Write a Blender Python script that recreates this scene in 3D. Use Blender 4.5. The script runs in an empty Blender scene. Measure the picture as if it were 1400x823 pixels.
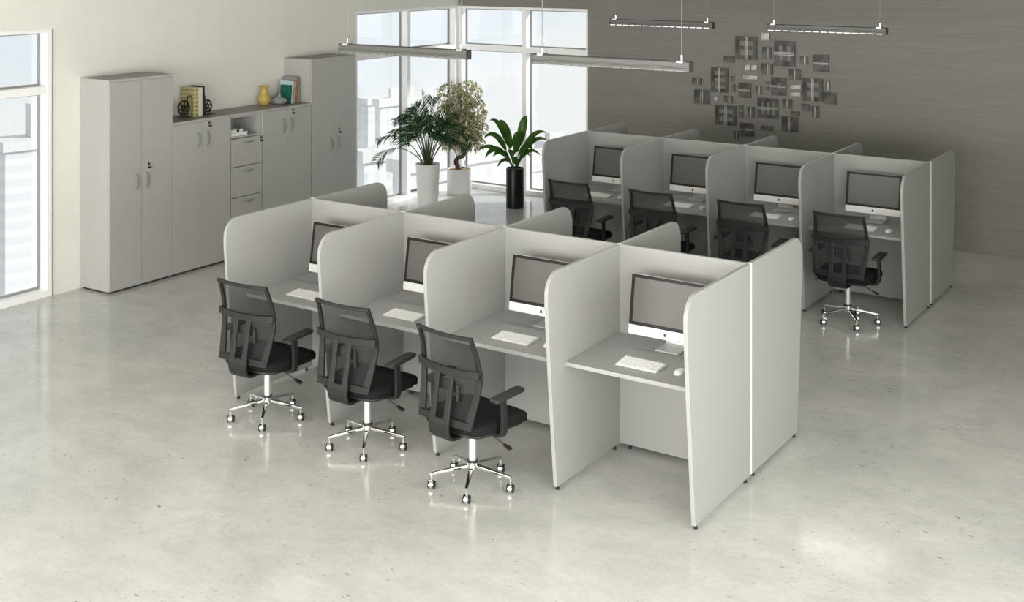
import bpy, bmesh, math, random
from mathutils import Vector, Matrix

C = bpy.context.scene.collection
PI = math.pi
rnd = random.Random(7)

# ------------------------------------------------------------------ camera numbers
F_PX, HOR_Y, YAW = 1648.53, -59.12, -0.58378
CAM = Vector((6.4582, -6.9578, 3.1952))
SN, CS = math.sin(YAW), math.cos(YAW)


def at_dist(px, py, w):
    """the point seen at pixel (px, py), w metres in front of the camera"""
    u = (px - 700) / F_PX * w
    v = (HOR_Y - py) / F_PX * w
    return Vector((CAM.x + u * CS + w * SN, CAM.y - u * SN + w * CS, CAM.z + v))


# ------------------------------------------------------------------ materials
def new_mat(name):
    m = bpy.data.materials.new(name)
    m.use_nodes = True
    return m, m.node_tree, m.node_tree.nodes, m.node_tree.links


def bsdf(nodes):
    return nodes['Principled BSDF']


def simple(name, col, rough=0.5, metal=0.0, spec=0.5, var=0.04, scale=30.0, stretch=(1, 1, 1), bump=0.0):
    m, nt, N, L = new_mat(name)
    b = bsdf(N)
    b.inputs['Roughness'].default_value = rough
    b.inputs['Metallic'].default_value = metal
    b.inputs['Specular IOR Level'].default_value = spec
    tc = N.new('ShaderNodeTexCoord')
    mp = N.new('ShaderNodeMapping')
    mp.inputs['Scale'].default_value = stretch
    nz = N.new('ShaderNodeTexNoise')
    nz.inputs['Scale'].default_value = scale
    nz.inputs['Detail'].default_value = 4
    L.new(tc.outputs['Object'], mp.inputs['Vector'])
    L.new(mp.outputs[0], nz.inputs['Vector'])
    rp = N.new('ShaderNodeValToRGB')
    rp.color_ramp.elements[0].position = 0.3
    rp.color_ramp.elements[1].position = 0.7
    rp.color_ramp.elements[0].color = tuple(c * (1 - var) for c in col) + (1,)
    rp.color_ramp.elements[1].color = tuple(min(1, c * (1 + var)) for c in col) + (1,)
    L.new(nz.outputs['Fac'], rp.inputs['Fac'])
    L.new(rp.outputs[0], b.inputs['Base Color'])
    if bump:
        bp = N.new('ShaderNodeBump')
        bp.inputs['Strength'].default_value = bump
        bp.inputs['Distance'].default_value = 0.002
        L.new(nz.outputs['Fac'], bp.inputs['Height'])
        L.new(bp.outputs[0], b.inputs['Normal'])
    return m


def emit_mat(name, col, strength):
    m, nt, N, L = new_mat(name)
    b = bsdf(N)
    b.inputs['Base Color'].default_value = (0.8, 0.8, 0.8, 1)
    b.inputs['Emission Color'].default_value = (*col, 1)
    b.inputs['Emission Strength'].default_value = strength
    return m


def floor_mat():
    m, nt, N, L = new_mat('polished_concrete')
    b = bsdf(N)
    tc = N.new('ShaderNodeTexCoord')

    def noise(scale, detail, rough=0.55, stretch=(1, 1, 1), dist=0.0):
        mp = N.new('ShaderNodeMapping')
        mp.inputs['Scale'].default_value = stretch
        mp.inputs['Rotation'].default_value = (0, 0, 0.35)
        n = N.new('ShaderNodeTexNoise')
        n.inputs['Scale'].default_value = scale
        n.inputs['Detail'].default_value = detail
        n.inputs['Roughness'].default_value = rough
        n.inputs['Distortion'].default_value = dist
        L.new(tc.outputs['Object'], mp.inputs['Vector'])
        L.new(mp.outputs[0], n.inputs['Vector'])
        return n

    def ramp(n, p0, c0, p1, c1):
        r = N.new('ShaderNodeValToRGB')
        r.color_ramp.elements[0].position = p0
        r.color_ramp.elements[0].color = (*c0, 1)
        r.color_ramp.elements[1].position = p1
        r.color_ramp.elements[1].color = (*c1, 1)
        L.new(n.outputs['Fac'], r.inputs['Fac'])
        return r

    def mix(fac, a, bb, mode='MIX'):
        x = N.new('ShaderNodeMix')
        x.data_type = 'RGBA'
        x.blend_type = mode
        if hasattr(fac, 'is_output'):
            L.new(fac, x.inputs['Factor'])
        else:
            x.inputs['Factor'].default_value = fac
        L.new(a, x.inputs['A'])
        L.new(bb, x.inputs['B'])
        return x.outputs['Result']

    big = ramp(noise(0.8, 7, 0.62, dist=0.3), 0.36, (0.53, 0.528, 0.50), 0.64, (0.645, 0.64, 0.602))
    mid = ramp(noise(3.2, 9, 0.72, (1, 1.7, 1), 0.5), 0.32, (0.86, 0.86, 0.855), 0.60, (1.0, 1.0, 1.0))
    fine = ramp(noise(22, 6, 0.75, (1, 1.5, 1)), 0.30, (0.90, 0.90, 0.89), 0.52, (1, 1, 1))
    white = N.new('ShaderNodeRGB')
    white.outputs[0].default_value = (1, 1, 1, 1)
    c = mix(1.0, big.outputs[0], mid.outputs[0], 'MULTIPLY')
    c = mix(1.0, c, fine.outputs[0], 'MULTIPLY')
    for sc_, st, p0, p1, dark, ms in ((24, (0.6, 1.5, 1), 0.315, 0.345, 0.40, 1.3), (52, (0.7, 1.4, 1), 0.325, 0.36, 0.52, 2.1)):
        pit = ramp(noise(sc_, 3, 0.62, st), p0, (dark, dark, dark * 0.96), p1, (1, 1, 1))
        pmask = ramp(noise(ms, 5, 0.65), 0.47, (0, 0, 0), 0.57, (1, 1, 1))
        c = mix(1.0, c, mix(pmask.outputs[0], white.outputs[0], pit.outputs[0]), 'MULTIPLY')
    L.new(c, b.inputs['Base Color'])
    rr = ramp(noise(3.0, 6, 0.6), 0.3, (0.10,) * 3, 0.7, (0.17,) * 3)
    L.new(rr.outputs[0], b.inputs['Roughness'])
    b.inputs['Specular IOR Level'].default_value = 0.5
    return m


def streak_wall():
    m, nt, N, L = new_mat('grey_streaked_wall')
    b = bsdf(N)
    tc = N.new('ShaderNodeTexCoord')

    def noise(scale, st, detail=6):
        mp = N.new('ShaderNodeMapping')
        mp.inputs['Scale'].default_value = st
        n = N.new('ShaderNodeTexNoise')
        n.inputs['Scale'].default_value = scale
        n.inputs['Detail'].default_value = detail
        n.inputs['Roughness'].default_value = 0.65
        L.new(tc.outputs['Object'], mp.inputs['Vector'])
        L.new(mp.outputs[0], n.inputs['Vector'])
        return n
    n1 = noise(1.0, (1.3, 1, 42))
    n2 = noise(1.0, (5.0, 1, 150))
    add = N.new('ShaderNodeMath')
    add.operation = 'ADD'
    L.new(n1.outputs['Fac'], add.inputs[0])
    L.new(n2.outputs['Fac'], add.inputs[1])
    r = N.new('ShaderNodeValToRGB')
    r.color_ramp.elements[0].position = 0.62 / 2 + 0.06
    r.color_ramp.elements[0].color = (0.178, 0.171, 0.153, 1)
    r.color_ramp.elements[1].position = 0.66
    r.color_ramp.elements[1].color = (0.228, 0.219, 0.197, 1)
    hf = N.new('ShaderNodeMath')
    hf.operation = 'MULTIPLY'
    hf.inputs[1].default_value = 0.5
    L.new(add.outputs[0], hf.inputs[0])
    L.new(hf.outputs[0], r.inputs['Fac'])
    L.new(r.outputs[0], b.inputs['Base Color'])
    b.inputs['Roughness'].default_value = 0.55
    bp = N.new('ShaderNodeBump')
    bp.inputs['Strength'].default_value = 0.15
    bp.inputs['Distance'].default_value = 0.003
    L.new(hf.outputs[0], bp.inputs['Height'])
    L.new(bp.outputs[0], b.inputs['Normal'])
    return m


def glass_mat():
    m, nt, N, L = new_mat('window_glass')
    out = N['Material Output']
    N.remove(bsdf(N))
    tr = N.new('ShaderNodeBsdfTransparent')
    tr.inputs['Color'].default_value = (0.97, 0.985, 0.99, 1)
    gl = N.new('ShaderNodeBsdfGlossy')
    gl.inputs['Roughness'].default_value = 0.02
    mx = N.new('ShaderNodeMixShader')
    mx.inputs[0].default_value = 0.05
    L.new(tr.outputs[0], mx.inputs[1])
    L.new(gl.outputs[0], mx.inputs[2])
    L.new(mx.outputs[0], out.inputs['Surface'])
    return m


def mesh_fabric():
    m, nt, N, L = new_mat('black_mesh_fabric')
    out = N['Material Output']
    b = bsdf(N)
    b.inputs['Base Color'].default_value = (0.006, 0.006, 0.006, 1)
    b.inputs['Roughness'].default_value = 0.7
    tr = N.new('ShaderNodeBsdfTransparent')
    tc = N.new('ShaderNodeTexCoord')
    wv = N.new('ShaderNodeTexWave')
    wv.inputs['Scale'].default_value = 60
    wv.bands_direction = 'Z'
    L.new(tc.outputs['Object'], wv.inputs['Vector'])
    mr = N.new('ShaderNodeMapRange')
    mr.inputs['To Min'].default_value = 0.62
    mr.inputs['To Max'].default_value = 0.72
    L.new(wv.outputs['Fac'], mr.inputs['Value'])
    mx = N.new('ShaderNodeMixShader')
    L.new(mr.outputs[0], mx.inputs[0])
    L.new(tr.outputs[0], mx.inputs[1])
    L.new(b.outputs[0], mx.inputs[2])
    L.new(mx.outputs[0], out.inputs['Surface'])
    return m


def leaf_mat(name, c0, c1, rough=0.4, trans=0.25, scale=9.0):
    m, nt, N, L = new_mat(name)
    out = N['Material Output']
    b = bsdf(N)
    tc = N.new('ShaderNodeTexCoord')
    nz = N.new('ShaderNodeTexNoise')
    nz.inputs['Scale'].default_value = scale
    nz.inputs['Detail'].default_value = 3
    L.new(tc.outputs['Object'], nz.inputs['Vector'])
    r = N.new('ShaderNodeValToRGB')
    r.color_ramp.elements[0].position = 0.38
    r.color_ramp.elements[1].position = 0.62
    r.color_ramp.elements[0].color = (*c0, 1)
    r.color_ramp.elements[1].color = (*c1, 1)
    L.new(nz.outputs['Fac'], r.inputs['Fac'])
    L.new(r.outputs[0], b.inputs['Base Color'])
    b.inputs['Roughness'].default_value = rough
    b.inputs['Specular IOR Level'].default_value = 0.25
    tl = N.new('ShaderNodeBsdfTranslucent')
    L.new(r.outputs[0], tl.inputs['Color'])
    mx = N.new('ShaderNodeMixShader')
    mx.inputs[0].default_value = trans
    L.new(b.outputs[0], mx.inputs[1])
    L.new(tl.outputs[0], mx.inputs[2])
    L.new(mx.outputs[0], out.inputs['Surface'])
    return m


def banded(name, c_wall, c_win, floor_h, win_w, vertical=True):
    """facade with rows of windows"""
    m, nt, N, L = new_mat(name)
    b = bsdf(N)
    tc = N.new('ShaderNodeTexCoord')
    br = N.new('ShaderNodeTexBrick')
    br.offset = 0
    br.inputs['Color1'].default_value = (*c_win, 1)
    br.inputs['Color2'].default_value = (*[0.5 * (a + w) for a, w in zip(c_win, c_wall)], 1)
    br.inputs['Mortar'].default_value = (*c_wall, 1)
    br.inputs['Scale'].default_value = 1.0
    br.inputs['Mortar Size'].default_value = floor_h * 0.24
    br.inputs['Brick Width'].default_value = win_w
    br.inputs['Row Height'].default_value = floor_h
    sp = N.new('ShaderNodeSeparateXYZ')
    cb = N.new('ShaderNodeCombineXYZ')
    ad = N.new('ShaderNodeMath')
    ad.operation = 'ADD'
    L.new(tc.outputs['Object'], sp.inputs[0])
    L.new(sp.outputs['X'], ad.inputs[0])
    L.new(sp.outputs['Y'], ad.inputs[1])
    L.new(ad.outputs[0], cb.inputs['X'])
    L.new(sp.outputs['Z'], cb.inputs['Y'])
    L.new(cb.outputs[0], br.inputs['Vector'])
    L.new(br.outputs['Color'], b.inputs['Base Color'])
    b.inputs['Roughness'].default_value = 0.8
    return m


def dotted_cover():
    m, nt, N, L = new_mat('cream_cover_with_rows_of_marks')
    b = bsdf(N)
    tc = N.new('ShaderNodeTexCoord')
    sp = N.new('ShaderNodeSeparateXYZ')
    cb = N.new('ShaderNodeCombineXYZ')
    ad = N.new('ShaderNodeMath')
    ad.operation = 'ADD'
    L.new(tc.outputs['Object'], sp.inputs[0])
    L.new(sp.outputs['X'], ad.inputs[0])
    L.new(sp.outputs['Y'], ad.inputs[1])
    L.new(ad.outputs[0], cb.inputs['X'])
    L.new(sp.outputs['Z'], cb.inputs['Y'])
    br = N.new('ShaderNodeTexBrick')
    br.offset = 0
    br.inputs['Scale'].default_value = 1
    br.inputs['Brick Width'].default_value = 0.022
    br.inputs['Row Height'].default_value = 0.042
    br.inputs['Mortar Size'].default_value = 0.007
    br.inputs['Mortar Smooth'].default_value = 0.0
    br.inputs['Color1'].default_value = (0.03, 0.028, 0.02, 1)
    br.inputs['Color2'].default_value = (0.05, 0.045, 0.03, 1)
    br.inputs['Mortar'].default_value = (0.52, 0.45, 0.22, 1)
    # tall gaps: second row mask halves each mark
    wv = N.new('ShaderNodeTexWave')
    wv.bands_direction = 'Y'
    wv.inputs['Scale'].default_value = 2 * PI / 0.042 / 20 * 1.0
    L.new(cb.outputs[0], wv.inputs['Vector'])
    gt = N.new('ShaderNodeMath')
    gt.operation = 'GREATER_THAN'
    gt.inputs[1].default_value = 0.55
    L.new(wv.outputs['Fac'], gt.inputs[0])
    mx = N.new('ShaderNodeMix')
    mx.data_type = 'RGBA'
    mx.inputs['A'].default_value = (0.52, 0.45, 0.22, 1)
    L.new(cb.outputs[0], br.inputs['Vector'])
    L.new(gt.outputs[0], mx.inputs['Factor'])
    L.new(br.outputs['Color'], mx.inputs['B'])
    L.new(mx.outputs['Result'], b.inputs['Base Color'])
    b.inputs['Roughness'].default_value = 0.5
    return m


def plate_metal():
    m, nt, N, L = new_mat('dark_patinated_steel')
    b = bsdf(N)
    tc = N.new('ShaderNodeTexCoord')
    nz = N.new('ShaderNodeTexNoise')
    nz.inputs['Scale'].default_value = 7
    nz.inputs['Detail'].default_value = 5
    L.new(tc.outputs['Object'], nz.inputs['Vector'])
    r = N.new('ShaderNodeValToRGB')
    r.color_ramp.elements[0].position = 0.42
    r.color_ramp.elements[1].position = 0.68
    r.color_ramp.elements[0].color = (0.030, 0.029, 0.026, 1)
    r.color_ramp.elements[1].color = (0.13, 0.125, 0.11, 1)
    L.new(nz.outputs['Fac'], r.inputs['Fac'])
    L.new(r.outputs[0], b.inputs['Base Color'])
    b.inputs['Metallic'].default_value = 0.3
    b.inputs['Roughness'].default_value = 0.42
    return m


M = dict(
    wall_left=simple('cream_wall_paint', (0.76, 0.745, 0.68), 0.75, var=0.02, scale=3),
    ceiling=simple('ceiling_paint', (0.50, 0.49, 0.47), 0.8, var=0.02),
    wall_back=streak_wall(),
    floor=floor_mat(),
    frame=simple('white_window_frame', (0.89, 0.89, 0.875), 0.35, var=0.01),
    gasket=simple('grey_gasket', (0.27, 0.27, 0.265), 0.6),
    glass=glass_mat(),
    panel=simple('light_grey_laminate', (0.342, 0.340, 0.325), 0.42, var=0.008, scale=9, stretch=(6, 6, 0.5)),
    desk=simple('grey_desk_laminate', (0.335, 0.335, 0.327), 0.45, var=0.02, scale=9),
    cab=simple('grey_cabinet_laminate', (0.415, 0.41, 0.392), 0.42, var=0.008, scale=9, stretch=(6, 6, 0.5)),
    cabtop=simple('dark_grey_cabinet_top', (0.20, 0.195, 0.18), 0.4, var=0.04, scale=12),
    dark_in=simple('plinth_black', (0.03, 0.03, 0.03), 0.7),  # plain black finish of the recessed cabinet plinths
    strip=simple('white_joint_profile', (0.92, 0.92, 0.90), 0.35, var=0.01),
    black=simple('black_plastic', (0.018, 0.018, 0.018), 0.45),
    blackfab=simple('black_seat_fabric', (0.0085, 0.0085, 0.0085), 0.85, spec=0.2, var=0.3, scale=220, bump=0.3),
    grey_pl=simple('charcoal_plastic', (0.0145, 0.0145, 0.0145), 0.5, spec=0.35, var=0.06, scale=60),
    mesh=mesh_fabric(),
    chrome=simple('chrome', (0.80, 0.80, 0.79), 0.10, metal=1.0, var=0.01),
    lift=simple('satin_steel', (0.78, 0.78, 0.74), 0.30, metal=0.7, var=0.01),
    alu=simple('brushed_aluminium', (0.66, 0.66, 0.65), 0.38, metal=0.35, var=0.02, scale=40, stretch=(1, 8, 8)),
    chin=simple('pale_aluminium_front', (0.80, 0.80, 0.785), 0.35, metal=0.15, var=0.01),
    bezel=simple('black_glass_bezel', (0.022, 0.021, 0.018), 0.3, spec=0.12),
    screen=simple('dark_grey_screen', (0.115, 0.111, 0.102), 0.3, spec=0.3, var=0.03, scale=3),
    white_pl=simple('white_plastic', (0.82, 0.82, 0.80), 0.3, var=0.01),
    key=simple('white_keys', (0.84, 0.84, 0.82), 0.4, var=0.01),
    handle=simple('grey_metal_handle', (0.33, 0.33, 0.32), 0.35, metal=0.4, var=0.03),
    pendant=simple('aluminium_profile', (0.105, 0.105, 0.10), 0.45, metal=0.2, var=0.06, scale=20, stretch=(0.5, 6, 6)),
    pend_dark=simple('dark_end_cap', (0.07, 0.07, 0.068), 0.4, metal=0.3),
    led=emit_mat('lit_led_segment', (1.0, 0.98, 0.92), 1.0),
    lens_lit=emit_mat('lit_diffuser', (1.0, 0.98, 0.93), 45.0),
    roof=simple('pale_roof', (0.62, 0.62, 0.61), 0.8),
    lens=simple('grey_lens_segment', (0.20, 0.20, 0.19), 0.3),
    cable=simple('steel_cable', (0.22, 0.22, 0.21), 0.4, metal=0.4),
    pot_white=simple('white_glazed_pot', (0.80, 0.80, 0.78), 0.28, var=0.01),
    pot_black=simple('black_glazed_pot', (0.008, 0.008, 0.0075), 0.30, spec=0.25, var=0.05),
    soil=simple('dark_potting_soil', (0.03, 0.024, 0.018), 0.9, var=0.4, scale=60),
    bark_chip=simple('tan_bark_mulch', (0.36, 0.25, 0.14), 0.9, var=0.3, scale=60),
    bark=simple('brown_bark', (0.10, 0.065, 0.045), 0.8, var=0.35, scale=30, bump=0.5),
    palm=leaf_mat('palm_leaf', (0.014, 0.048, 0.015), (0.036, 0.10, 0.028), 0.65, 0.15),
    palm_stem=simple('palm_stem', (0.055, 0.085, 0.025), 0.5, var=0.3, scale=12),
    broad=leaf_mat('broad_leaf', (0.030, 0.085, 0.010), (0.060, 0.145, 0.020), 0.3),
    ficus=leaf_mat('variegated_leaf', (0.10, 0.105, 0.03), (0.78, 0.73, 0.50), 0.45, 0.35, 40.0),
    plate=plate_metal(),
    rod=simple('bright_steel_rod', (0.66, 0.65, 0.62), 0.3, metal=0.6),
    plate_light=simple('polished_steel_plate', (0.36, 0.35, 0.33), 0.3, metal=0.4, var=0.4, scale=20),
    vase_y=simple('yellow_glaze', (0.50, 0.37, 0.085), 0.25, var=0.05),
    vase_g=simple('grey_glaze', (0.28, 0.28, 0.29), 0.3, var=0.04),
    iron=simple('black_cast_iron', (0.012, 0.010, 0.009), 0.5),
    paper=simple('book_pages', (0.70, 0.67, 0.58), 0.8, var=0.06, scale=90, stretch=(1, 1, 1)),
    cover_dot=dotted_cover(),
    cover_white=simple('white_cover', (0.66, 0.63, 0.53), 0.5),
    cover_black=simple('black_cover', (0.02, 0.02, 0.018), 0.5),
    cover_green=simple('green_cover', (0.0, 0.105, 0.06), 0.5),
    cover_lblue=simple('pale_blue_cover', (0.42, 0.53, 0.56), 0.45, var=0.3, scale=14),
    cover_yel=simple('yellow_cover', (0.50, 0.46, 0.02), 0.45),
    cover_blue=simple('blue_cover', (0.015, 0.16, 0.30), 0.45),
    cover_grey=simple('grey_cover', (0.24, 0.26, 0.265), 0.5, var=0.1),
    cover_red=simple('red_and_white_spine', (0.42, 0.10, 0.12), 0.5, var=0.75, scale=70),
    cover_sage=simple('sage_green_cover', (0.20, 0.31, 0.20), 0.5, var=0.1),
)


# ------------------------------------------------------------------ mesh helpers
def obj(name, bm, mats, parent=None, smooth=False, bevel=0.0, seg=2, loc=None):
    bmesh.ops.recalc_face_normals(bm, faces=bm.faces)
    me = bpy.data.meshes.new(name)
    bm.to_mesh(me)
    bm.free()
    if not isinstance(mats, (list, tuple)):
        mats = [mats]
    for m in mats:
        me.materials.append(m)
    if smooth:
        for p in me.polygons:
            p.use_smooth = True
        try:
            me.set_sharp_from_angle(angle=math.radians(40))
        except Exception:
            pass
    o = bpy.data.objects.new(name, me)
    C.objects.link(o)
    if loc is not None:
        o.location = loc
    if parent is not None:
        o.parent = parent
    if bevel:
        b = o.modifiers.new('Bevel', 'BEVEL')
        b.width = bevel
        b.segments = seg
        b.limit_method = 'ANGLE'
        b.angle_limit = math.radians(35)
    return o


def thing(name, label, cat, loc=(0, 0, 0), rz=0.0, group=None):
    o = bpy.data.objects.new(name, None)
    o.empty_display_size = 0.1
    C.objects.link(o)
    o.location = loc
    o.rotation_euler = (0, 0, rz)
    o['label'] = label
    o['category'] = cat
    if group:
        o['group'] = group
    return o


def tag(o, label, cat, group=None):
    o['label'] = label
    o['category'] = cat
    if group:
        o['group'] = group
    return o


def struct(o):
    o['kind'] = 'structure'
    return o


def dup(root, loc, rz, label):
    """copy a thing with its parts and sub-parts"""
    def cp(o, parent):
        c = o.copy()
        C.objects.link(c)
        if parent is not None:
            c.parent = parent
        for ch in list(o.children):
            cp(ch, c)
        return c
    r = cp(root, None)
    r.location = loc
    r.rotation_euler = (0, 0, rz)
    r['label'] = label
    return r


def box(bm, x0, x1, y0, y1, z0, z1, mi=0):
    vs = [bm.verts.new((x, y, z)) for x in (x0, x1) for y in (y0, y1) for z in (z0, z1)]
    idx = [(0, 1, 3, 2), (4, 6, 7, 5), (0, 4, 5, 1), (2, 3, 7, 6), (0, 2, 6, 4), (1, 5, 7, 3)]
    for f in idx:
        fc = bm.faces.new([vs[i] for i in f])
        fc.material_index = mi


def rbox(bm, x0, x1, y0, y1, z0, z1, r=0.003, seg=2, mi=0):
    t = bmesh.new()
    box(t, x0, x1, y0, y1, z0, z1)
    bmesh.ops.recalc_face_normals(t, faces=t.faces)
    bmesh.ops.bevel(t, geom=list(t.edges), offset=r, segments=seg, affect='EDGES', profile=0.5)
    merge(bm, t, mi)


def merge(bm, t, mi=0, mat=None):
    """append bmesh t into bm"""
    mp = {}
    for v in t.verts:
        co = v.co if mat is None else mat @ v.co
        mp[v] = bm.verts.new(co)
    for f in t.faces:
        try:
            nf = bm.faces.new([mp[v] for v in f.verts])
            nf.material_index = mi
        except ValueError:
            pass
    t.free()


def prism(bm, pts, axis, a0, a1, mi=0):
    """extrude a closed 2-D outline along an axis"""
    def mk(p, a):
        if axis == 0:
            return (a, p[0], p[1])
        if axis == 1:
            return (p[0], a, p[1])
        return (p[0], p[1], a)
    v0 = [bm.verts.new(mk(p, a0)) for p in pts]
    v1 = [bm.verts.new(mk(p, a1)) for p in pts]
    n = len(pts)
    f = bm.faces.new(v0)
    f.material_index = mi
    f = bm.faces.new(v1[::-1])
    f.material_index = mi
    for i in range(n):
        f = bm.faces.new((v0[i], v0[(i + 1) % n], v1[(i + 1) % n], v1[i]))
        f.material_index = mi


def frames_along(pts):
    pts = [Vector(p) for p in pts]
    tang = []
    for i in range(len(pts)):
        a = pts[max(i - 1, 0)]
        b = pts[min(i + 1, len(pts) - 1)]
        tang.append((b - a).normalized())
    ref = Vector((0, 0, 1)) if abs(tang[0].z) < 0.9 else Vector((1, 0, 0))
    out = []
    for p, t in zip(pts, tang):
        u = ref - t * ref.dot(t)
        if u.length < 1e-5:
            u = t.orthogonal()
        u.normalize()
        ref = u
        out.append((p, u, t.cross(u)))
    return out


def tube(bm, pts, r, n=10, mi=0, cap=True):
    fr = frames_along(pts)
    rs = r if isinstance(r, (list, tuple)) else [r] * len(pts)
    rings = []
    for (p, u, v), rr in zip(fr, rs):
        rings.append([bm.verts.new(p + (u * math.cos(2 * PI * k / n) + v * math.sin(2 * PI * k / n)) * rr) for k in range(n)])
    for a, b in zip(rings, rings[1:]):
        for k in range(n):
            f = bm.faces.new((a[k], a[(k + 1) % n], b[(k + 1) % n], b[k]))
            f.material_index = mi
    if cap:
        for rg in (rings[0], rings[-1]):
            f = bm.faces.new(rg)
            f.material_index = mi


def loop_tube(bm, pts, r, n=8, mi=0):
    """closed tube through pts"""
    pts = [Vector(p) for p in pts]
    m = len(pts)
    rings = []
    nrm = (pts[1] - pts[0]).cross(pts[m // 3] - pts[0]).normalized()
    for i in range(m):
        t = (pts[(i + 1) % m] - pts[i - 1]).normalized()
        v = t.cross(nrm).normalized()
        rings.append([bm.verts.new(pts[i] + (nrm * math.cos(2 * PI * k / n) + v * math.sin(2 * PI * k / n)) * r) for k in range(n)])
    for i in range(m):
        a, b = rings[i], rings[(i + 1) % m]
        for k in range(n):
            f = bm.faces.new((a[k], a[(k + 1) % n], b[(k + 1) % n], b[k]))
            f.material_index = mi


def ribbon(bm, pts, wdir, w, thick, mi=0):
    """flat strap: points along its middle, width along wdir, thickness across"""
    pts = [Vector(p) for p in pts]
    wd = Vector(wdir).normalized()
    ws = w if isinstance(w, (list, tuple)) else [w] * len(pts)
    rings = []
    for i, p in enumerate(pts):
        a = pts[max(i - 1, 0)]
        b = pts[min(i + 1, len(pts) - 1)]
        t = (b - a).normalized()
        nn = t.cross(wd).normalized()
        h = ws[i] / 2
        rings.append([bm.verts.new(p + wd * sx * h + nn * sy * thick / 2) for sx, sy in ((-1, -1), (1, -1), (1, 1), (-1, 1))])
    for a, b in zip(rings, rings[1:]):
        for k in range(4):
            f = bm.faces.new((a[k], a[(k + 1) % 4], b[(k + 1) % 4], b[k]))
            f.material_index = mi
    for rg in (rings[0], rings[-1]):
        f = bm.faces.new(rg)
        f.material_index = mi


def lathe(bm, prof, c=(0, 0, 0), n=40, mi=0, axis='Z'):
    rings = []
    for r, z in prof:
        if r < 1e-6:
            rings.append([bm.verts.new((c[0], c[1], c[2] + z))])
        else:
            rings.append([bm.verts.new((c[0] + r * math.cos(2 * PI * k / n), c[1] + r * math.sin(2 * PI * k / n), c[2] + z)) for k in range(n)])
    for a, b in zip(rings, rings[1:]):
        if len(a) == 1 and len(b) == 1:
            continue
        for k in range(n):
            k2 = (k + 1) % n
            if len(a) == 1:
                f = bm.faces.new((a[0], b[k], b[k2]))
            elif len(b) == 1:
                f = bm.faces.new((a[k], a[k2], b[0]))
            else:
                f = bm.faces.new((a[k], a[k2], b[k2], b[k]))
            f.material_index = mi


def cyl(bm, p0, p1, r, n=16, mi=0):
    tube(bm, [p0, p1], r, n, mi)


def cushion(bm, c, h, n=4.0, cuts=9, fn=None, mi=0):
    """rounded block"""
    t = bmesh.new()
    bmesh.ops.create_cube(t, size=2.0)
    bmesh.ops.subdivide_edges(t, edges=list(t.edges), cuts=cuts, use_grid_fill=True)
    for v in t.verts:
        p = v.co
        s = (abs(p.x) ** n + abs(p.y) ** n + abs(p.z) ** n) ** (1 / n)
        q = Vector((p.x / s * h[0], p.y / s * h[1], p.z / s * h[2]))
        q += Vector(c)
        if fn:
            q = fn(q)
        v.co = q
    merge(bm, t, mi)


def arc(cx, cy, r, a0, a1, n):
    return [(cx + r * math.cos(math.radians(a0 + (a1 - a0) * i / n)), cy + r * math.sin(math.radians(a0 + (a1 - a0) * i / n))) for i in range(n + 1)]


# ------------------------------------------------------------------ the room
WX, WY, CEIL = -3.425, 6.64, 3.60
RX, FY = 7.6, -10.0        # added right wall and added glazed wall behind the camera, both unseen
WTOP, TR0, TR1 = 2.515, 1.905, 1.980
NW0, NW1 = -2.3, 0.134     # window in the left wall, near the camera
FW0 = 4.48                 # window of the far corner begins
BW1 = -1.345               # ... and ends on the back wall

bm = bmesh.new()
box(bm, WX - 0.4, RX + 0.2, FY - 0.2, WY + 0.4, -0.2, 0.0)
struct(obj('floor', bm, M['floor']))
bm = bmesh.new()
box(bm, WX - 0.2, RX + 0.2, FY - 0.2, WY + 0.2, CEIL, CEIL + 0.15)
struct(obj('ceiling', bm, M['ceiling']))
bm = bmesh.new()
T = 0.2
box(bm, WX - T, WX, FY, NW0, 0, CEIL)
box(bm, WX - T, WX, NW0, NW1, WTOP, CEIL)
box(bm, WX - T, WX, NW1, FW0, 0, CEIL)
box(bm, WX - T, WX, FW0, WY + T, WTOP, CEIL)
struct(obj('wall_left', bm, M['wall_left']))
bm = bmesh.new()
box(bm, WX, BW1, WY, WY + T, WTOP, CEIL)
box(bm, BW1, RX, WY, WY + T, 0, CEIL)
struct(obj('wall_back', bm, M['wall_back']))

SW0, SW1 = -9.4, -0.4      # made-up window in the added right wall, unseen, to let daylight in
GW0, GW1 = -2.9, 7.1       # made-up glazed front behind the camera, added to bring in daylight
bm = bmesh.new()
box(bm, RX, RX + T, FY, SW0, 0, CEIL)
box(bm, RX, RX + T, SW0, SW1, WTOP + 0.4, CEIL)
box(bm, RX, RX + T, SW1, WY, 0, CEIL)
struct(obj('added_wall_right', bm, M['wall_left']))  # out-of-view wall, added to hold back and shape the side light
bm = bmesh.new()
box(bm, WX, GW0, FY - T, FY, 0, CEIL)
box(bm, GW0, GW1, FY - T, FY, WTOP + 0.4, CEIL)
box(bm, GW1, RX + T, FY - T, FY, 0, CEIL)
struct(obj('added_wall_front', bm, M['wall_left']))  # unseen wall, added to carry the daylight opening


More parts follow.
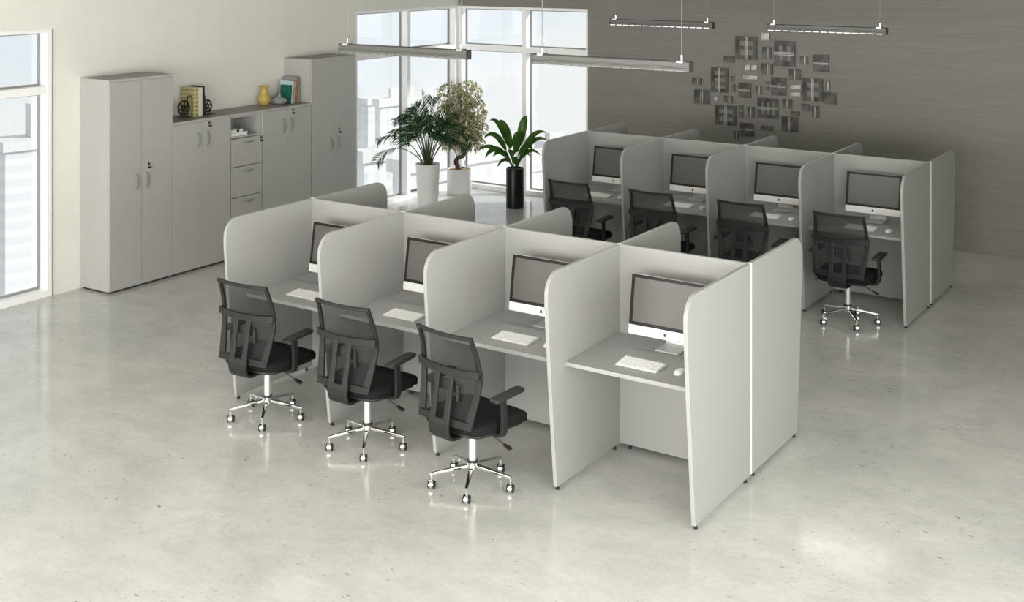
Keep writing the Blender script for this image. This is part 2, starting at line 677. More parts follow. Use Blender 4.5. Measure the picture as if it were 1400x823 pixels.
def window(name, to_world, L, stops, left_post, right_post, WTOP=WTOP):
    """stops: mullion centres along the wall; to_world(a, d, z): a along wall, d outwards, z up"""
    root = bpy.data.objects.new(name, None)
    C.objects.link(root)
    struct(root)

    def wb(bm, a0, a1, d0, d1, z0, z1, mi=0):
        p, q = to_world(a0, d0, z0), to_world(a1, d1, z1)
        box(bm, min(p[0], q[0]), max(p[0], q[0]), min(p[1], q[1]), max(p[1], q[1]), min(p[2], q[2]), max(p[2], q[2]), mi)
    D = 0.115
    fr = bmesh.new()
    wb(fr, 0, L, 0.0, D + 0.03, WTOP - 0.034, WTOP)
    wb(fr, 0, L, 0.0, D + 0.03, 0.0, 0.062)
    wb(fr, 0, left_post, 0.0, D + 0.03, 0.062, WTOP - 0.034)
    wb(fr, L - right_post, L, 0.0, D + 0.03, 0.062, WTOP - 0.034)
    o = obj('window_frame', fr, M['frame'], root, bevel=0.002)
    edges = [left_post] + [v for s in stops for v in (s - 0.033, s + 0.033)] + [L - right_post]
    for s in stops:
        b = bmesh.new()
        wb(b, s - 0.033, s + 0.033, -0.003, D + 0.03, 0.058, WTOP - 0.03)
        obj('mullion', b, M['frame'], root, bevel=0.002)
    for a0, a1 in zip(edges[0::2], edges[1::2]):
        b = bmesh.new()
        wb(b, a0 - 0.002, a1 + 0.002, 0.004, D, TR0, TR1)
        obj('transom', b, M['frame'], root, bevel=0.002)
        for z0, z1 in ((0.062, TR0), (TR1, WTOP - 0.034)):
            b = bmesh.new()
            wb(b, a0, a1, D, D + 0.006, z0, z1)
            obj('pane', b, M['glass'], root)
            b = bmesh.new()
            g = 0.016
            wb(b, a0, a0 + g, D - 0.012, D + 0.012, z0, z1)
            wb(b, a1 - g, a1, D - 0.012, D + 0.012, z0, z1)
            wb(b, a0 + g, a1 - g, D - 0.012, D + 0.012, z0, z0 + g)
            wb(b, a0 + g, a1 - g, D - 0.012, D + 0.012, z1 - g, z1)
            obj('gasket', b, M['gasket'], root)
    return root


window('window_1', lambda a, d, z: (WX - d, NW0 + a, z), NW1 - NW0, [1.2], 0.05, 0.05)
window('window_2', lambda a, d, z: (WX - d, FW0 + a, z), WY - FW0 - 0.002, [1.060], 0.03, 0.06)
window('window_3', lambda a, d, z: (WX + a, WY + d, z), BW1 - WX, [1.098], 0.06, 0.03)
window('added_window_right', lambda a, d, z: (RX + d, SW0 + a, z), SW1 - SW0, [1.8, 3.6, 5.4, 7.2], 0.05, 0.05, WTOP + 0.4)  # invented window, lets light in from the right
window('added_window_front', lambda a, d, z: (GW0 + a, FY - d, z), GW1 - GW0, [2.0, 4.0, 6.0, 8.0], 0.05, 0.05, WTOP + 0.4)  # invented window, lets light in from behind the camera
# corner post closing the two glazed walls
b = bmesh.new()
box(b, WX - 0.145, WX, WY, WY + 0.145, 0, WTOP)
struct(obj('trim_1', b, M['frame'], bevel=0.002))
# narrow dark strip standing in for the shaded groove beside the near window
b = bmesh.new()
box(b, WX, WX + 0.006, NW1, NW1 + 0.012, 0, WTOP)
struct(obj('groove_shade_strip', b, M['gasket']))

# ------------------------------------------------------------------ cubicle workstations
W, H, PT = 0.9, 1.32, 0.025


def side_profile(sgn, gap=0.006, r=0.13):
    """outline of a divider in (y, z)"""
    dpt = 0.905
    pts = [(gap, 0.025), (0.80, 0.025), (0.838, 0.38), (0.872, 0.72), (0.893, 0.98), (dpt, 1.13)]
    pts += arc(dpt - r, H - r, r, 0, 90, 10)
    pts += [(gap, H)]
    return [(sgn * p, z) for p, z in pts]


def add_feet(parent, x, ys):
    for y in ys:
        b = bmesh.new()
        lathe(b, [(0, 0), (0.0122, 0), (0.0122, 0.009), (0.008, 0.012), (0.008, 0.026), (0, 0.026)], (x, y, 0), 14)
        obj('levelling_foot', b, M['black'], parent, smooth=True)


def divider(root, x, sgn, bias=0.0):
    b = bmesh.new()
    prism(b, side_profile(sgn, 0.006 if sgn < 0 else 0.0127), 0, x - PT / 2, x + PT / 2)
    d = obj('divider_panel', b, M['panel'], root, bevel=0.003)
    add_feet(d, x, (sgn * 0.77, sgn * 0.06))
    return d


def joint(root, x, proud):
    b = bmesh.new()
    box(b, x - PT / 2, x + PT / 2 + proud, -0.006, 0.0125, 0.03, H + 0.0015)
    obj('joint_strip', b, M['strip'], root)


def desktop(root, x0, sgn):
    b = bmesh.new()
    box(b, x0 + PT / 2, x0 + W - PT / 2, *sorted((sgn * 0.0128, sgn * 0.707)), 0.725, 0.75)
    obj('desktop', b, M['desk'], root, bevel=0.002)


def cluster(ox, oy, front_labels, rear_labels, grp_f, grp_r):
    for i in range(4):
        # bay that faces the camera side
        r = thing('cubicle_workstation', front_labels[i], 'workstation', (ox + i * W, oy, 0), 0, grp_f)
        b = bmesh.new()
        box(b, PT / 2, W - PT / 2, -0.0125, 0.0125, 0.028, H)
        bp = obj('back_panel', b, M['panel'], r, bevel=0.0025)
        add_feet(bp, 0.08, (0.0,))
        add_feet(bp, W - 0.08, (0.0,))
        divider(r, 0.0, -1)
        joint(r, 0.0, 0.0)
        desktop(r, 0.0, -1)
        if i == 3:
            divider(r, W, -1)
            joint(r, W, 0.002)
        # bay on the far side of the spine
        q = thing('cubicle_workstation', rear_labels[i], 'workstation', (ox + i * W, oy, 0), 0, grp_r)
        divider(q, 0.0, 1)
        desktop(q, 0.0, 1)
        if i == 3:
            divider(q, W, 1)


cluster(0.0, 0.0,
        ['grey cubicle workstation at the cabinet end of the front block, first of its near row',
         'grey cubicle workstation second from the cabinets in the near row of the front block',
         'grey cubicle workstation third from the cabinets in the near row of the front block',
         'grey cubicle workstation without a chair, its whole desk and kneehole in plain view'],
        ['grey divider and hidden desk behind the front block, nearest the cabinets',
         'grey divider and hidden desk behind the front block, before the white tapered pot',
         'grey divider and hidden desk behind the front block, before the black pot',
         'two grey dividers behind the front block spine, with the tall pale end panel'],
        'near row of the front workstation block', 'far row of the front workstation block')
BX, BY = -0.0316, 4.339
cluster(BX, BY,
        ['grey cubicle workstation at the window end of the back block',
         'grey cubicle workstation second from the windows in the back block',
         'grey cubicle workstation third from the windows in the back block',
         'grey cubicle workstation of the back block behind the fully visible office chair'],
        ['grey divider rising behind the back block nearest the windows',
         'grey divider rising behind the back block, second from the windows',
         'grey divider rising behind the back block beneath the metal wall sculpture',
         'last two grey dividers behind the back block, with the far half of its end panel'],
        'near row of the back workstation block', 'far row of the back workstation block')


# ------------------------------------------------------------------ all-in-one computers
def computer(loc, label):
    r = thing('desktop_computer', label, 'computer', loc, 0, 'all-in-one computers on the desks')
    w, h = 0.253, 0.366
    tilt = Matrix.Translation((0, 0, 0.088)) @ Matrix.Rotation(math.radians(-8.5), 4, 'X')

    def place(o):
        o.matrix_local = tilt
        return o
    # shell: thin edge, thicker middle at the back
    b = bmesh.new()
    fr = [(-w, 0.006), (-w + 0.006, 0), (w - 0.006, 0), (w, 0.006), (w, h - 0.006), (w - 0.006, h), (-w + 0.006, h), (-w, h - 0.006)]
    prism(b, fr, 1, 0.0025, 0.014)
    rings = []
    for t in range(5):
        s = 1 - 0.17 * t
        yy = 0.014 + 0.026 * math.sin(t / 4 * PI / 2)
        rings.append([b.verts.new((x * s, yy, h / 2 + (z - h / 2) * s)) for x, z in fr])
    for a, c in zip(rings, rings[1:]):
        for k in range(8):
            b.faces.new((a[k], a[(k + 1) % 8], c[(k + 1) % 8], c[k]))
    b.faces.new(rings[-1])
    sh = place(obj('shell', b, M['alu'], r, bevel=0.0008, seg=1))
    b = bmesh.new()
    ch = [(-w, 0.006), (-w + 0.006, 0), (w - 0.006, 0), (w, 0.006), (w, 0.056), (-w, 0.056)]
    prism(b, ch, 1, -0.001, 0.0025)
    place(obj('chin', b, M['chin'], r))
    # black glass border
    b = bmesh.new()
    e = 0.021
    box(b, -w, w, -0.001, 0.0025, 0.0565, 0.0565 + e)
    box(b, -w, w, -0.001, 0.0025, h - e, h - 0.001)
    box(b, -w, -w + e + 0.001, -0.001, 0.0025, 0.0565 + e, h - e)
    box(b, w - e - 0.001, w, -0.001, 0.0025, 0.0565 + e, h - e)
    place(obj('bezel', b, M['bezel'], r))
    b = bmesh.new()
    box(b, -w + e + 0.001, w - e - 0.001, -0.0006, 0.0025, 0.0565 + e, h - e)
    place(obj('screen', b, M['screen'], r))
    # fruit emblem with a bite on the chin
    b = bmesh.new()
    out = [(0.0, 0.62), (0.16, 0.72), (0.36, 0.74), (0.56, 0.64), (0.66, 0.52),
           (0.52, 0.38), (0.45, 0.18), (0.50, -0.04), (0.62, -0.18), (0.72, -0.24),
           (0.60, -0.55), (0.42, -0.82), (0.24, -0.90), (0.06, -0.83), (-0.10, -0.83),
           (-0.28, -0.90), (-0.46, -0.80), (-0.66, -0.48), (-0.76, -0.10), (-0.74, 0.28),
           (-0.60, 0.58), (-0.38, 0.73), (-0.16, 0.71)]
    k = 0.0135
    prism(b, [(x * k, 0.0275 + z * k) for x, z in out], 1, -0.0016, -0.0008)
    prism(b, [(x * k, 0.0275 + z * k) for x, z in [(0.0, 0.80), (0.03, 1.02), (0.16, 1.20), (0.34, 1.28), (0.33, 1.08), (0.20, 0.90)]], 1, -0.0016, -0.0008)
    place(obj('logo', b, M['black'], r))
    # L-shaped stand
    b = bmesh.new()
    path = [(0, 0.024, 0.0035), (0, 0.15, 0.0035), (0, 0.178, 0.010), (0, 0.182, 0.022), (0, 0.168, 0.06), (0, 0.120, 0.155), (0, 0.082, 0.225)]
    ribbon(b, path, (1, 0, 0), [0.158, 0.158, 0.156, 0.154, 0.15, 0.145, 0.14], 0.007)
    obj('stand', b, M['alu'], r, bevel=0.001)
    return r


def keyboard(loc, label):
    r = thing('keyboard', label, 'keyboard', loc, 0, 'white keyboards on the desks')
    b = bmesh.new()
    prism(b, [(-0.072, 0.0), (0.050, 0.001), (0.062, 0.0), (0.072, 0.006), (0.072, 0.017), (0.066, 0.0185), (-0.072, 0.006)], 0, -0.138, 0.138)
    obj('body', b, M['alu'], r, bevel=0.001)
    b = bmesh.new()
    sl = (0.0185 - 0.006) / 0.138

    def key(x0, x1, y0, y1):
        z0 = 0.006 + (y0 + 0.072) * sl
        z1 = 0.006 + (y1 + 0.072) * sl
        vs = [b.verts.new(p) for p in ((x0, y0, z0 + .0024), (x1, y0, z0 + .0024), (x1, y1, z1 + .0024), (x0, y1, z1 + .0024))]
        lo = [b.verts.new(p) for p in ((x0 - .0006, y0 - .0006, z0), (x1 + .0006, y0 - .0006, z0), (x1 + .0006, y1 + .0006, z1), (x0 - .0006, y1 + .0006, z1))]
        b.faces.new(vs)
        for q in range(4):
            b.faces.new((lo[q], lo[(q + 1) % 4], vs[(q + 1) % 4], vs[q]))
    pitch = 0.0188
    for row in range(4):
        y0 = -0.046 + row * pitch * 1.16
        n = 14
        for i in range(n):
            x0 = -0.132 + i * pitch
            key(x0, x0 + pitch - 0.0035, y0, y0 + 0.0175)
    for i in range(14):
        x0 = -0.132 + i * pitch
        key(x0, x0 + pitch - 0.0035, 0.043, 0.054)
    xs = [-0.132]
    for wd in (pitch, pitch, pitch, pitch * 1.2, pitch * 4.9, pitch * 1.2, pitch, pitch, pitch, pitch * 0.95):
        key(xs[-1], xs[-1] + wd - 0.0035, -0.067, -0.050)
        xs.append(xs[-1] + wd)
    obj('keys', b, M['key'], r)
    return r


def mouse(loc, label):
    b = bmesh.new()
    cushion(b, (0, 0, 0.0), (0.029, 0.056, 0.022), 2.4, 7, lambda p: Vector((p.x * (1 - 0.6 * max(0, abs(p.y) - .03)), p.y, max(p.z, 0.0006) * (1 - 0.15 * (p.y / 0.056)))))
    o = obj('computer_mouse', b, M['white_pl'], None, smooth=True, loc=loc)
    o.rotation_euler = (0, 0, 0.05)
    tag(o, label, 'mouse', 'white mice on the desks')
    return o


DESK = 0.7505
cell_names_f = ['in the front-block cubicle nearest the cabinets', 'in the second front-block cubicle from the cabinets',
                'in the third front-block cubicle from the cabinets', 'on the front-block desk that has no chair']
cell_names_b = ['in the back-block cubicle at the window end', 'in the second back-block cubicle from the windows',
                'in the third back-block cubicle from the windows', 'in the back-block cubicle behind the fully visible chair']
comp0 = kb0 = ms0 = None
for (ox, oy), names in (((0, 0), cell_names_f), ((BX, BY), cell_names_b)):
    for i in range(4):
        cx = ox + (i + 0.5) * W
        a = (cx + 0.004, oy - 0.25, DESK)
        k_ = (cx - 0.022, oy - 0.517, DESK)
        m_ = (cx + 0.226, oy - 0.50, DESK)
        la = 'pale all-in-one computer with dark screen ' + names[i]
        lk = 'slim white keyboard ' + names[i]
        lm = 'small white mouse ' + names[i]
        if comp0 is None:
            comp0, kb0, ms0 = computer(a, la), keyboard(k_, lk), mouse(m_, lm)
        else:
            dup(comp0, a, 0, la)
            dup(kb0, k_, 0, lk)
            dup(ms0, m_, 0.05, lm)


# ------------------------------------------------------------------ office chairs
def make_chair(loc, rz, label):
    r = thing('office_chair', label, 'chair', loc, rz, 'black mesh office chairs')
    # five-star base
    b = bmesh.new()
    lathe(b, [(0, 0.085), (0.026, 0.085), (0.036, 0.10), (0.037, 0.145), (0.030, 0.150), (0, 0.150)], n=28)
    obj('base_hub', b, M['chrome'], r, smooth=True)
    leg0 = None
    for k in range(5):
        ang = math.radians(16.6 + 72 * k - 90)
        if leg0 is None:
            b = bmesh.new()
            ribbon(b, [(0, 0.020, 0.122), (0, 0.10, 0.112), (0, 0.20, 0.098), (0, 0.243, 0.090), (0, 0.259, 0.084)], (1, 0, 0), [0.034, 0.029, 0.022, 0.019, 0.014], 0.018)
            leg = obj('base_leg', b, M['chrome'], r, bevel=0.004, seg=2)
            b = bmesh.new()
            cyl(b, (0, 0, 0.088), (0, 0, 0.040), 0.0065, 12, 0)
            for sx in (-1, 1):
                t = bmesh.new()
                lathe(t, [(0, 0), (0.019, 0), (0.024, 0.003), (0.024, 0.010), (0.019, 0.013), (0, 0.013)], n=20)
                mt = Matrix.Translation((sx * 0.0095, 0.004, 0.0243)) @ Matrix.Rotation(sx * PI / 2, 4, 'Y')
                merge(b, t, 1, mt)
            t = bmesh.new()
            outl = [(-0.026, 0.012)] + [(0.029 * math.cos(math.radians(a)), 0.0253 + 0.029 * math.sin(math.radians(a))) for a in range(200, 9, -19)] + [(0.020, 0.024), (-0.014, 0.014)]
            prism(t, [(0.004 + p, z) for p, z in outl], 0, -0.0115, 0.0115)
            merge(b, t, 0)
            ca = obj('caster', b, [M['chrome'], M['black']], leg, smooth=True, loc=(0, 0.250, 0))
            ca.rotation_euler = (0, 0, math.radians(30) - ang)
            leg0 = leg
        else:
            leg = leg0.copy()
            C.objects.link(leg)
            leg.parent = r
            for ch in list(leg0.children):
                cc = ch.copy()
                C.objects.link(cc)
                cc.parent = leg
                cc.rotation_euler = (0, 0, math.radians(30) - ang)
        leg.rotation_euler = (0, 0, ang)
    b = bmesh.new()
    lathe(b, [(0, 0.148), (0.031, 0.148), (0.031, 0.158), (0.0235, 0.160), (0.0235, 0.345), (0.016, 0.347), (0.016, 0.372), (0, 0.372)], n=24)
    gl = obj('gas_lift', b, M['lift'], r, smooth=True)
    b = bmesh.new()
    lathe(b, [(0.0245, 0.147), (0.033, 0.147), (0.033, 0.159), (0.0245, 0.159)], n=24)
    obj('collar', b, M['black'], gl, smooth=True)
    # seat
    b = bmesh.new()

    def droop(p):
        y = p.y
        d = 0.0
        if y > 0.10:
            d = -1.35 * (y - 0.10) ** 2
        if y < -0.12:
            d += 0.35 * (y + 0.12) ** 2
        return Vector((p.x * (1 - 0.06 * max(0, -y / 0.24)), y, p.z + d))
    cushion(b, (0, 0.03, 0.428), (0.250, 0.250, 0.040), 5.5, 11, droop)
    seat = obj('seat', b, M['blackfab'], r, smooth=True)
    b = bmesh.new()
    cushion(b, (0, 0.02, 0.388), (0.236, 0.232, 0.014), 5.0, 7, droop)
    obj('seat_pan', b, M['grey_pl'], seat, smooth=True)
    b = bmesh.new()
    rbox(b, -0.085, 0.085, -0.13, 0.10, 0.355, 0.384, 0.01)
    obj('tilt_mechanism', b, M['black'], r)

    # back
    def yb(z):
        ks = [(0.44, -0.262), (0.50, -0.250), (0.60, -0.226), (0.70, -0.206), (0.78, -0.206), (0.88, -0.226), (0.98, -0.262), (1.0, -0.27)]
        for (z0, a), (z1, c) in zip(ks, ks[1:]):
            if z <= z1:
                t = (z - z0) / (z1 - z0)
                return a + (c - a) * t
        return ks[-1][1]

    def hw(z):
        ks = [(0.44, 0.212), (0.52, 0.222), (0.64, 0.238), (0.73, 0.246), (0.80, 0.240), (0.98, 0.224), (1.0, 0.222)]
        for (z0, a), (z1, c) in zip(ks, ks[1:]):
            if z <= z1:
                t = (z - z0) / (z1 - z0)
                return a + (c - a) * t
        return ks[-1][1]

    def bow(x):          # wrap of the back round the sitter
        return 0.022 * (x / 0.24) ** 2
    b = bmesh.new()
    for sx in (-1, 1):
        zs = [0.447, 0.48, 0.54, 0.60, 0.66, 0.72, 0.765]
        wd = [0.052, 0.052, 0.050, 0.046, 0.042, 0.038, 0.034]
        ribbon(b, [(sx * (hw(z) - w_ / 2), yb(z) + bow(hw(z)), z) for z, w_ in zip(zs, wd)], (1, 0, 0), wd, 0.018)
        zs = [0.755, 0.80, 0.86, 0.92, 0.985]
        ribbon(b, [(sx * (hw(z) - 0.014), yb(z) + bow(hw(z)), z) for z in zs], (1, 0, 0), [0.032, 0.028, 0.026, 0.024, 0.024], 0.022)
    n = 10
    xs = [-0.224 + 0.448 * i / n for i in range(n + 1)]
    ribbon(b, [(x, yb(0.98) + bow(x) - 0.004, 0.977 + 0.006 * (abs(x) / 0.22) ** 3) for x in xs], (0, 0, 1), 0.022, 0.022)
    xs = [-0.205 + 0.41 * i / n for i in range(n + 1)]
    ribbon(b, [(x, yb(0.47) + bow(x), 0.470) for x in xs], (0, 0, 1), 0.046, 0.018)
    obj('back_frame', b, M['grey_pl'], r, bevel=0.004)
    b = bmesh.new()
    nx, nz = 12, 16
    grid = []
    for j in range(nz + 1):
        z = 0.462 + (0.975 - 0.462) * j / nz
        row = []
        for i in range(nx + 1):
            x = (-1 + 2 * i / nx) * (hw(z) - 0.012)
            row.append(b.verts.new((x, yb(z) + bow(x) + 0.010, z)))
        grid.append(row)
    for j in range(nz):
        for i in range(nx):
            b.faces.new((grid[j][i], grid[j][i + 1], grid[j + 1][i + 1], grid[j + 1][i]))
    obj('mesh_back', b, M['mesh'], r, smooth=True)
    # cross band, ribs and the bracket that hooks below the seat
    b = bmesh.new()
    xs = [-0.246 + 0.492 * i / 14 for i in range(15)]
    ribbon(b, [(x, -0.238 + 0.030 * (abs(x) / 0.246) ** 2.2, 0.758 + 0.010 * (x / 0.246) ** 2) for x in xs], (0, 0, 1), [0.046] * 15, 0.018)
    br = obj('back_bracket', b, M['grey_pl'], r, bevel=0.004)
    for sx in (-1, 1):
        b = bmesh.new()
        ribbon(b, [(sx * 0.058, -0.236, 0.755), (sx * 0.056, -0.246, 0.70), (sx * 0.055, -0.258, 0.62), (sx * 0.055, -0.274, 0.54), (sx * 0.056, -0.286, 0.48)], (1, 0, 0), [0.042, 0.038, 0.038, 0.040, 0.046], 0.016)
        obj('rib', b, M['grey_pl'], br, bevel=0.004)
    b = bmesh.new()
    ribbon(b, [(0, -0.284, 0.492), (0, -0.290, 0.46), (0, -0.290, 0.425), (0, -0.282, 0.395), (0, -0.262, 0.372), (0, -0.23, 0.362), (0, -0.10, 0.362)], (1, 0, 0), [0.158, 0.158, 0.158, 0.158, 0.156, 0.152, 0.14], 0.018)
    obj('seat_hook', b, M['grey_pl'], br, bevel=0.004)
    # lumbar adjuster
    b = bmesh.new()
    rbox(b, -0.085, 0.085, -0.226, -0.212, 0.635, 0.70, 0.006)
    lb = obj('lumbar_support', b, M['black'], r)
    b = bmesh.new()
    rbox(b, 0.086, 0.106, -0.242, -0.214, 0.590, 0.690, 0.008)
    obj('lumbar_knob', b, M['grey_pl'], lb)
    # armrests
    for sx in (-1, 1):
        b = bmesh.new()
        ribbon(b, [(sx * 0.10, -0.02, 0.374), (sx * 0.22, -0.025, 0.374), (sx * 0.268, -0.03, 0.382), (sx * 0.283, -0.035, 0.41), (sx * 0.286, -0.04, 0.50), (sx * 0.284, -0.045, 0.60)], (0, 1, 0), [0.055, 0.055, 0.055, 0.05, 0.044, 0.044], 0.022)
        arm = obj('armrest', b, M['grey_pl'], r, bevel=0.004)
        b = bmesh.new()
        cushion(b, (sx * 0.278, 0.0, 0.612), (0.036, 0.128, 0.011), 9, 7, lambda p: Vector((p.x, p.y, p.z + 0.006 * p.y / 0.13)))
        obj('arm_pad', b, M['black'], arm, smooth=True)
    # levers
    for x0, x1, y1, z1 in ((0.08, 0.215, 0.05, 0.285), (-0.08, -0.235, -0.03, 0.352)):
        b = bmesh.new()
        y0 = 0.0
        p0, p1 = Vector((x0, y0, 0.368)), Vector((x1, y1, z1))
        cyl(b, p0, p1, 0.005, 8)
        d = (p1 - p0).normalized()
        ribbon(b, [p1 - d * 0.008, p1 + d * 0.02, p1 + d * 0.045], (0, 1, 0), [0.014, 0.034, 0.030], 0.010)
        obj('lever', b, M['black'], r)
    return r


c0 = make_chair((0.432, -0.913, 0), math.radians(2),
                'black mesh office chair nearest the tall cabinets, at first cubicle of the front block')
dup(c0, (1.329, -0.907, 0), 0, 'black mesh office chair between the other two along the front block')
dup(c0, (2.24, -1.005, 0), math.radians(-7.5), 'black mesh office chair beside the chairless cubicle, nearest of all the chairs')
for i, lb in enumerate(['black mesh office chair at the window end of the back block',
                        'black mesh office chair second from the windows at the back block',
                        'black mesh office chair third from the windows, partly hidden by front-block end panel',
                        'black mesh office chair at the back block with its whole star base showing']):
    dup(c0, (0.395 + 0.9 * i, 3.462, 0), 0, lb)

# ------------------------------------------------------------------ cabinets
CX, CB = -2.992, WX + 0.003      # front plane, back


def bow_handle(parent, y, z, vertical):
    b = bmesh.new()
    n = 10
    pts = []
    for i in range(n + 1):
        t = -1 + 2 * i / n
        off = 0.028 * (1 - abs(t) ** 2.2) + 0.001
        pts.append((CX + off, y, z + t * 0.078) if vertical else (CX + off, y + t * 0.083, z - 0.004 * (1 - t * t)))
    ribbon(b, pts, (0, 1, 0) if vertical else (0, 0, 1), [0.014 + 0.008 * (1 - abs(-1 + 2 * i / n)) for i in range(n + 1)], 0.006)
    obj('handle', b, M['handle'], parent, bevel=0.0015)


def lock(parent, y, z):
    b = bmesh.new()
    for dy, dz, l in ((0, 0.018, 0.010), (0.006, -0.016, 0.026)):
        t = bmesh.new()
        lathe(t, [(0, 0), (0.011, 0), (0.011, l), (0.008, l + 0.002), (0, l + 0.002)], n=16)
        merge(b, t, 0, Matrix.Translation((CX, y + dy, z + dz)) @ Matrix.Rotation(PI / 2, 4, 'Y'))
    obj('lock', b, M['black'], parent, smooth=True)


def carcass(b, y0, y1, z0, z1, mid=None):
    t = 0.018
    f = CX - 0.020
    box(b, CB, f, y0, y0 + t, z0, z1)
    box(b, CB, f, y1 - t, y1, z0, z1)
    box(b, CB, CB + 0.006, y0 + t, y1 - t, z0, z1)
    box(b, CB, f, y0 + t, y1 - t, z0, z0 + t)
    box(b, CB, f, y0 + t, y1 - t, z1 - t, z1)
    if mid:
        box(b, CB, f, y0 + t, y1 - t, mid - t / 2, mid + t / 2)


def plinth(r, y0, y1):
    b = bmesh.new()
    box(b, CB + 0.02, CX - 0.03, y0 + 0.02, y1 - 0.02, 0.0, 0.022)
    obj('plinth', b, M['dark_in'], r)


def door_cabinet(name, label, y0, y1, ztop, hz, lock_z, top):
    r = thing(name, label, 'cabinet', (0, 0, 0))
    b = bmesh.new()
    carcass(b, y0, y1, 0.022, ztop)
    obj('body', b, M['cab'], r)
    plinth(r, y0, y1)
    if top:
        b = bmesh.new()
        box(b, CB, CX, y0, y1, ztop, ztop + 0.025)
        # grey edge, darker upper face
        for f in b.faces:
            if f.calc_center_median().z > ztop + 0.0249:
                f.material_index = 1
        obj('top_board', b, [M['cab'], M['cabtop']], r)
    mid = (y0 + y1) / 2
    for a0, a1, hy in ((y0 + 0.004, mid - 0.0025, mid - 0.062), (mid + 0.0025, y1 - 0.004, mid + 0.062)):
        b = bmesh.new()
        box(b, CX - 0.018, CX, a0, a1, 0.024, ztop - 0.002)
        d = obj('door', b, M['cab'], r, bevel=0.001, seg=1)
        bow_handle(d, hy, hz, True)
        if hy > mid:
            lock(d, mid + 0.082, lock_z)
    return r


door_cabinet('tall_cabinet', 'tall grey two-door cabinet nearest the near window', 0.444, 1.212, 2.002, 1.022, 1.157, True)
door_cabinet('low_cabinet', 'low grey two-door cabinet below the bookends and cream book', 1.218, 1.987, 1.508, 1.330, 1.470, False)
door_cabinet('low_cabinet', 'low grey two-door cabinet below the vases and coloured books', 2.446, 3.211, 1.508, 1.330, 1.470, False)
door_cabinet('tall_cabinet', 'tall grey two-door cabinet next to the corner windows', 3.216, 3.984, 2.002, 1.028, 1.165, True)
r = thing('drawer_cabinet', 'grey drawer cabinet with open cubby between the two low cabinets', 'cabinet')
b = bmesh.new()
carcass(b, 1.990, 2.443, 0.022, 1.508, 1.283)
obj('body', b, M['cab'], r)
plinth(r, 1.990, 2.443)
zs = [1.272, 0.972, 0.649, 0.331, 0.024]
for z1, z0 in zip(zs, zs[1:]):
    b = bmesh.new()
    box(b, CX - 0.018, CX, 1.996, 2.437, z0 + 0.0035, z1 - 0.0035)
    d = obj('drawer', b, M['cab'], r, bevel=0.001, seg=1)
    bow_handle(d, 2.222, z1 - 0.05, False)
    if z1 > 1.2:
        lock(d, 2.418, 1.228)
b = bmesh.new()
box(b, CB, CX, 1.215, 3.2135, 1.5085, 1.535)
for f in b.faces:
    if f.calc_center_median().z > 1.5349:
        f.material_index = 1
tag(obj('cabinet_top', b, [M['cab'], M['cabtop']]), 'long grey top board running across the three low cabinets', 'worktop')

# things in the cubby
for (z, x0, x1, y0, y1, h, lb) in ((1.2925, -3.26, -3.03, 2.012, 2.262, 0.036, 'flat white box file lying at the bottom in the cubby'),
                                   (1.329, -3.24, -3.05, 2.012, 2.215, 0.030, 'smaller white box file stacked on top in the cubby')):
    t = thing('box_file', lb, 'box', ((x0 + x1) / 2, (y0 + y1) / 2, z), 0, 'white files in the cubby')
    dx, dy = (x1 - x0) / 2, (y1 - y0) / 2
    b = bmesh.new()
    rbox(b, -dx, dx, -dy, dy, 0, h * 0.68, 0.002)
    obj('body', b, M['white_pl'], t)
    b = bmesh.new()
    rbox(b, -dx - 0.002, dx + 0.002, -dy - 0.002 if False else -dy, dy + 0.002, h * 0.69, h, 0.002)
    obj('lid', b, M['white_pl'], t)
    if h < 0.035:
        b = bmesh.new()
        rbox(b, dx, dx + 0.004, dy - 0.09, dy - 0.055, 0.004, h * 0.9, 0.001)
        obj('clasp', b, M['grey_pl'], t)

# bookends and books
TOPZ = 1.5355


def bookend(y, sgn, label, off=0.085, R=0.072):
    r = thing('bookend', label, 'bookend', (-3.225, y, TOPZ), 0, 'black wheel bookends')
    b = bmesh.new()
    ys = sorted((0.0, sgn * 0.15))
    box(b, -0.05, 0.045, ys[0], ys[1], 0, 0.003)
    obj('base_plate', b, M['iron'], r)
    b = bmesh.new()                                         # hoop that leans on the books
    hoop = [(-0.034, 0.0, 0.003)] + [(0.034 * math.cos(math.radians(a)), 0.0, 0.185 + 0.034 * math.sin(math.radians(a))) for a in range(180, -1, -20)] + [(0.034, 0.0, 0.003)]
    tube(b, [(x, sgn * 0.006, z) for x, _, z in hoop], 0.005, 8)
    obj('hoop', b, M['iron'], r, smooth=True)
    b = bmesh.new()                                         # spoked wheel
    cy, cz = sgn * off, 0.028 + R
    loop_tube(b, [(0.0, cy + R * math.cos(2 * PI * k / 32), cz + R * math.sin(2 * PI * k / 32)) for k in range(32)], 0.0085)
    loop_tube(b, [(0.0, cy + 0.02 * math.cos(2 * PI * k / 16), cz + 0.02 * math.sin(2 * PI * k / 16)) for k in range(16)], 0.009)
    for k in range(6):
        a = 2 * PI * k / 6 + 0.3
        tube(b, [(0, cy + 0.016 * math.cos(a), cz + 0.016 * math.sin(a)), (0, cy + (R - 0.002) * math.cos(a), cz + (R - 0.002) * math.sin(a))], [0.008, 0.006], 8)
    obj('wheel', b, M['iron'], r, smooth=True)
    b = bmesh.new()                                         # little trestle under the axle
    for dy in (-0.045, 0.045):
        for dx in (-0.014, 0.014):
            tube(b, [(dx, cy + dy, 0.003), (dx * 0.8, cy, cz)], 0.004, 6)
    obj('trestle', b, M['iron'], r, smooth=True)
    return r


bookend(1.640, -1, 'black wheel bookend standing before the cream patterned book')
bookend(1.806, 1, 'black wheel bookend standing behind the black book', 0.066, 0.060)


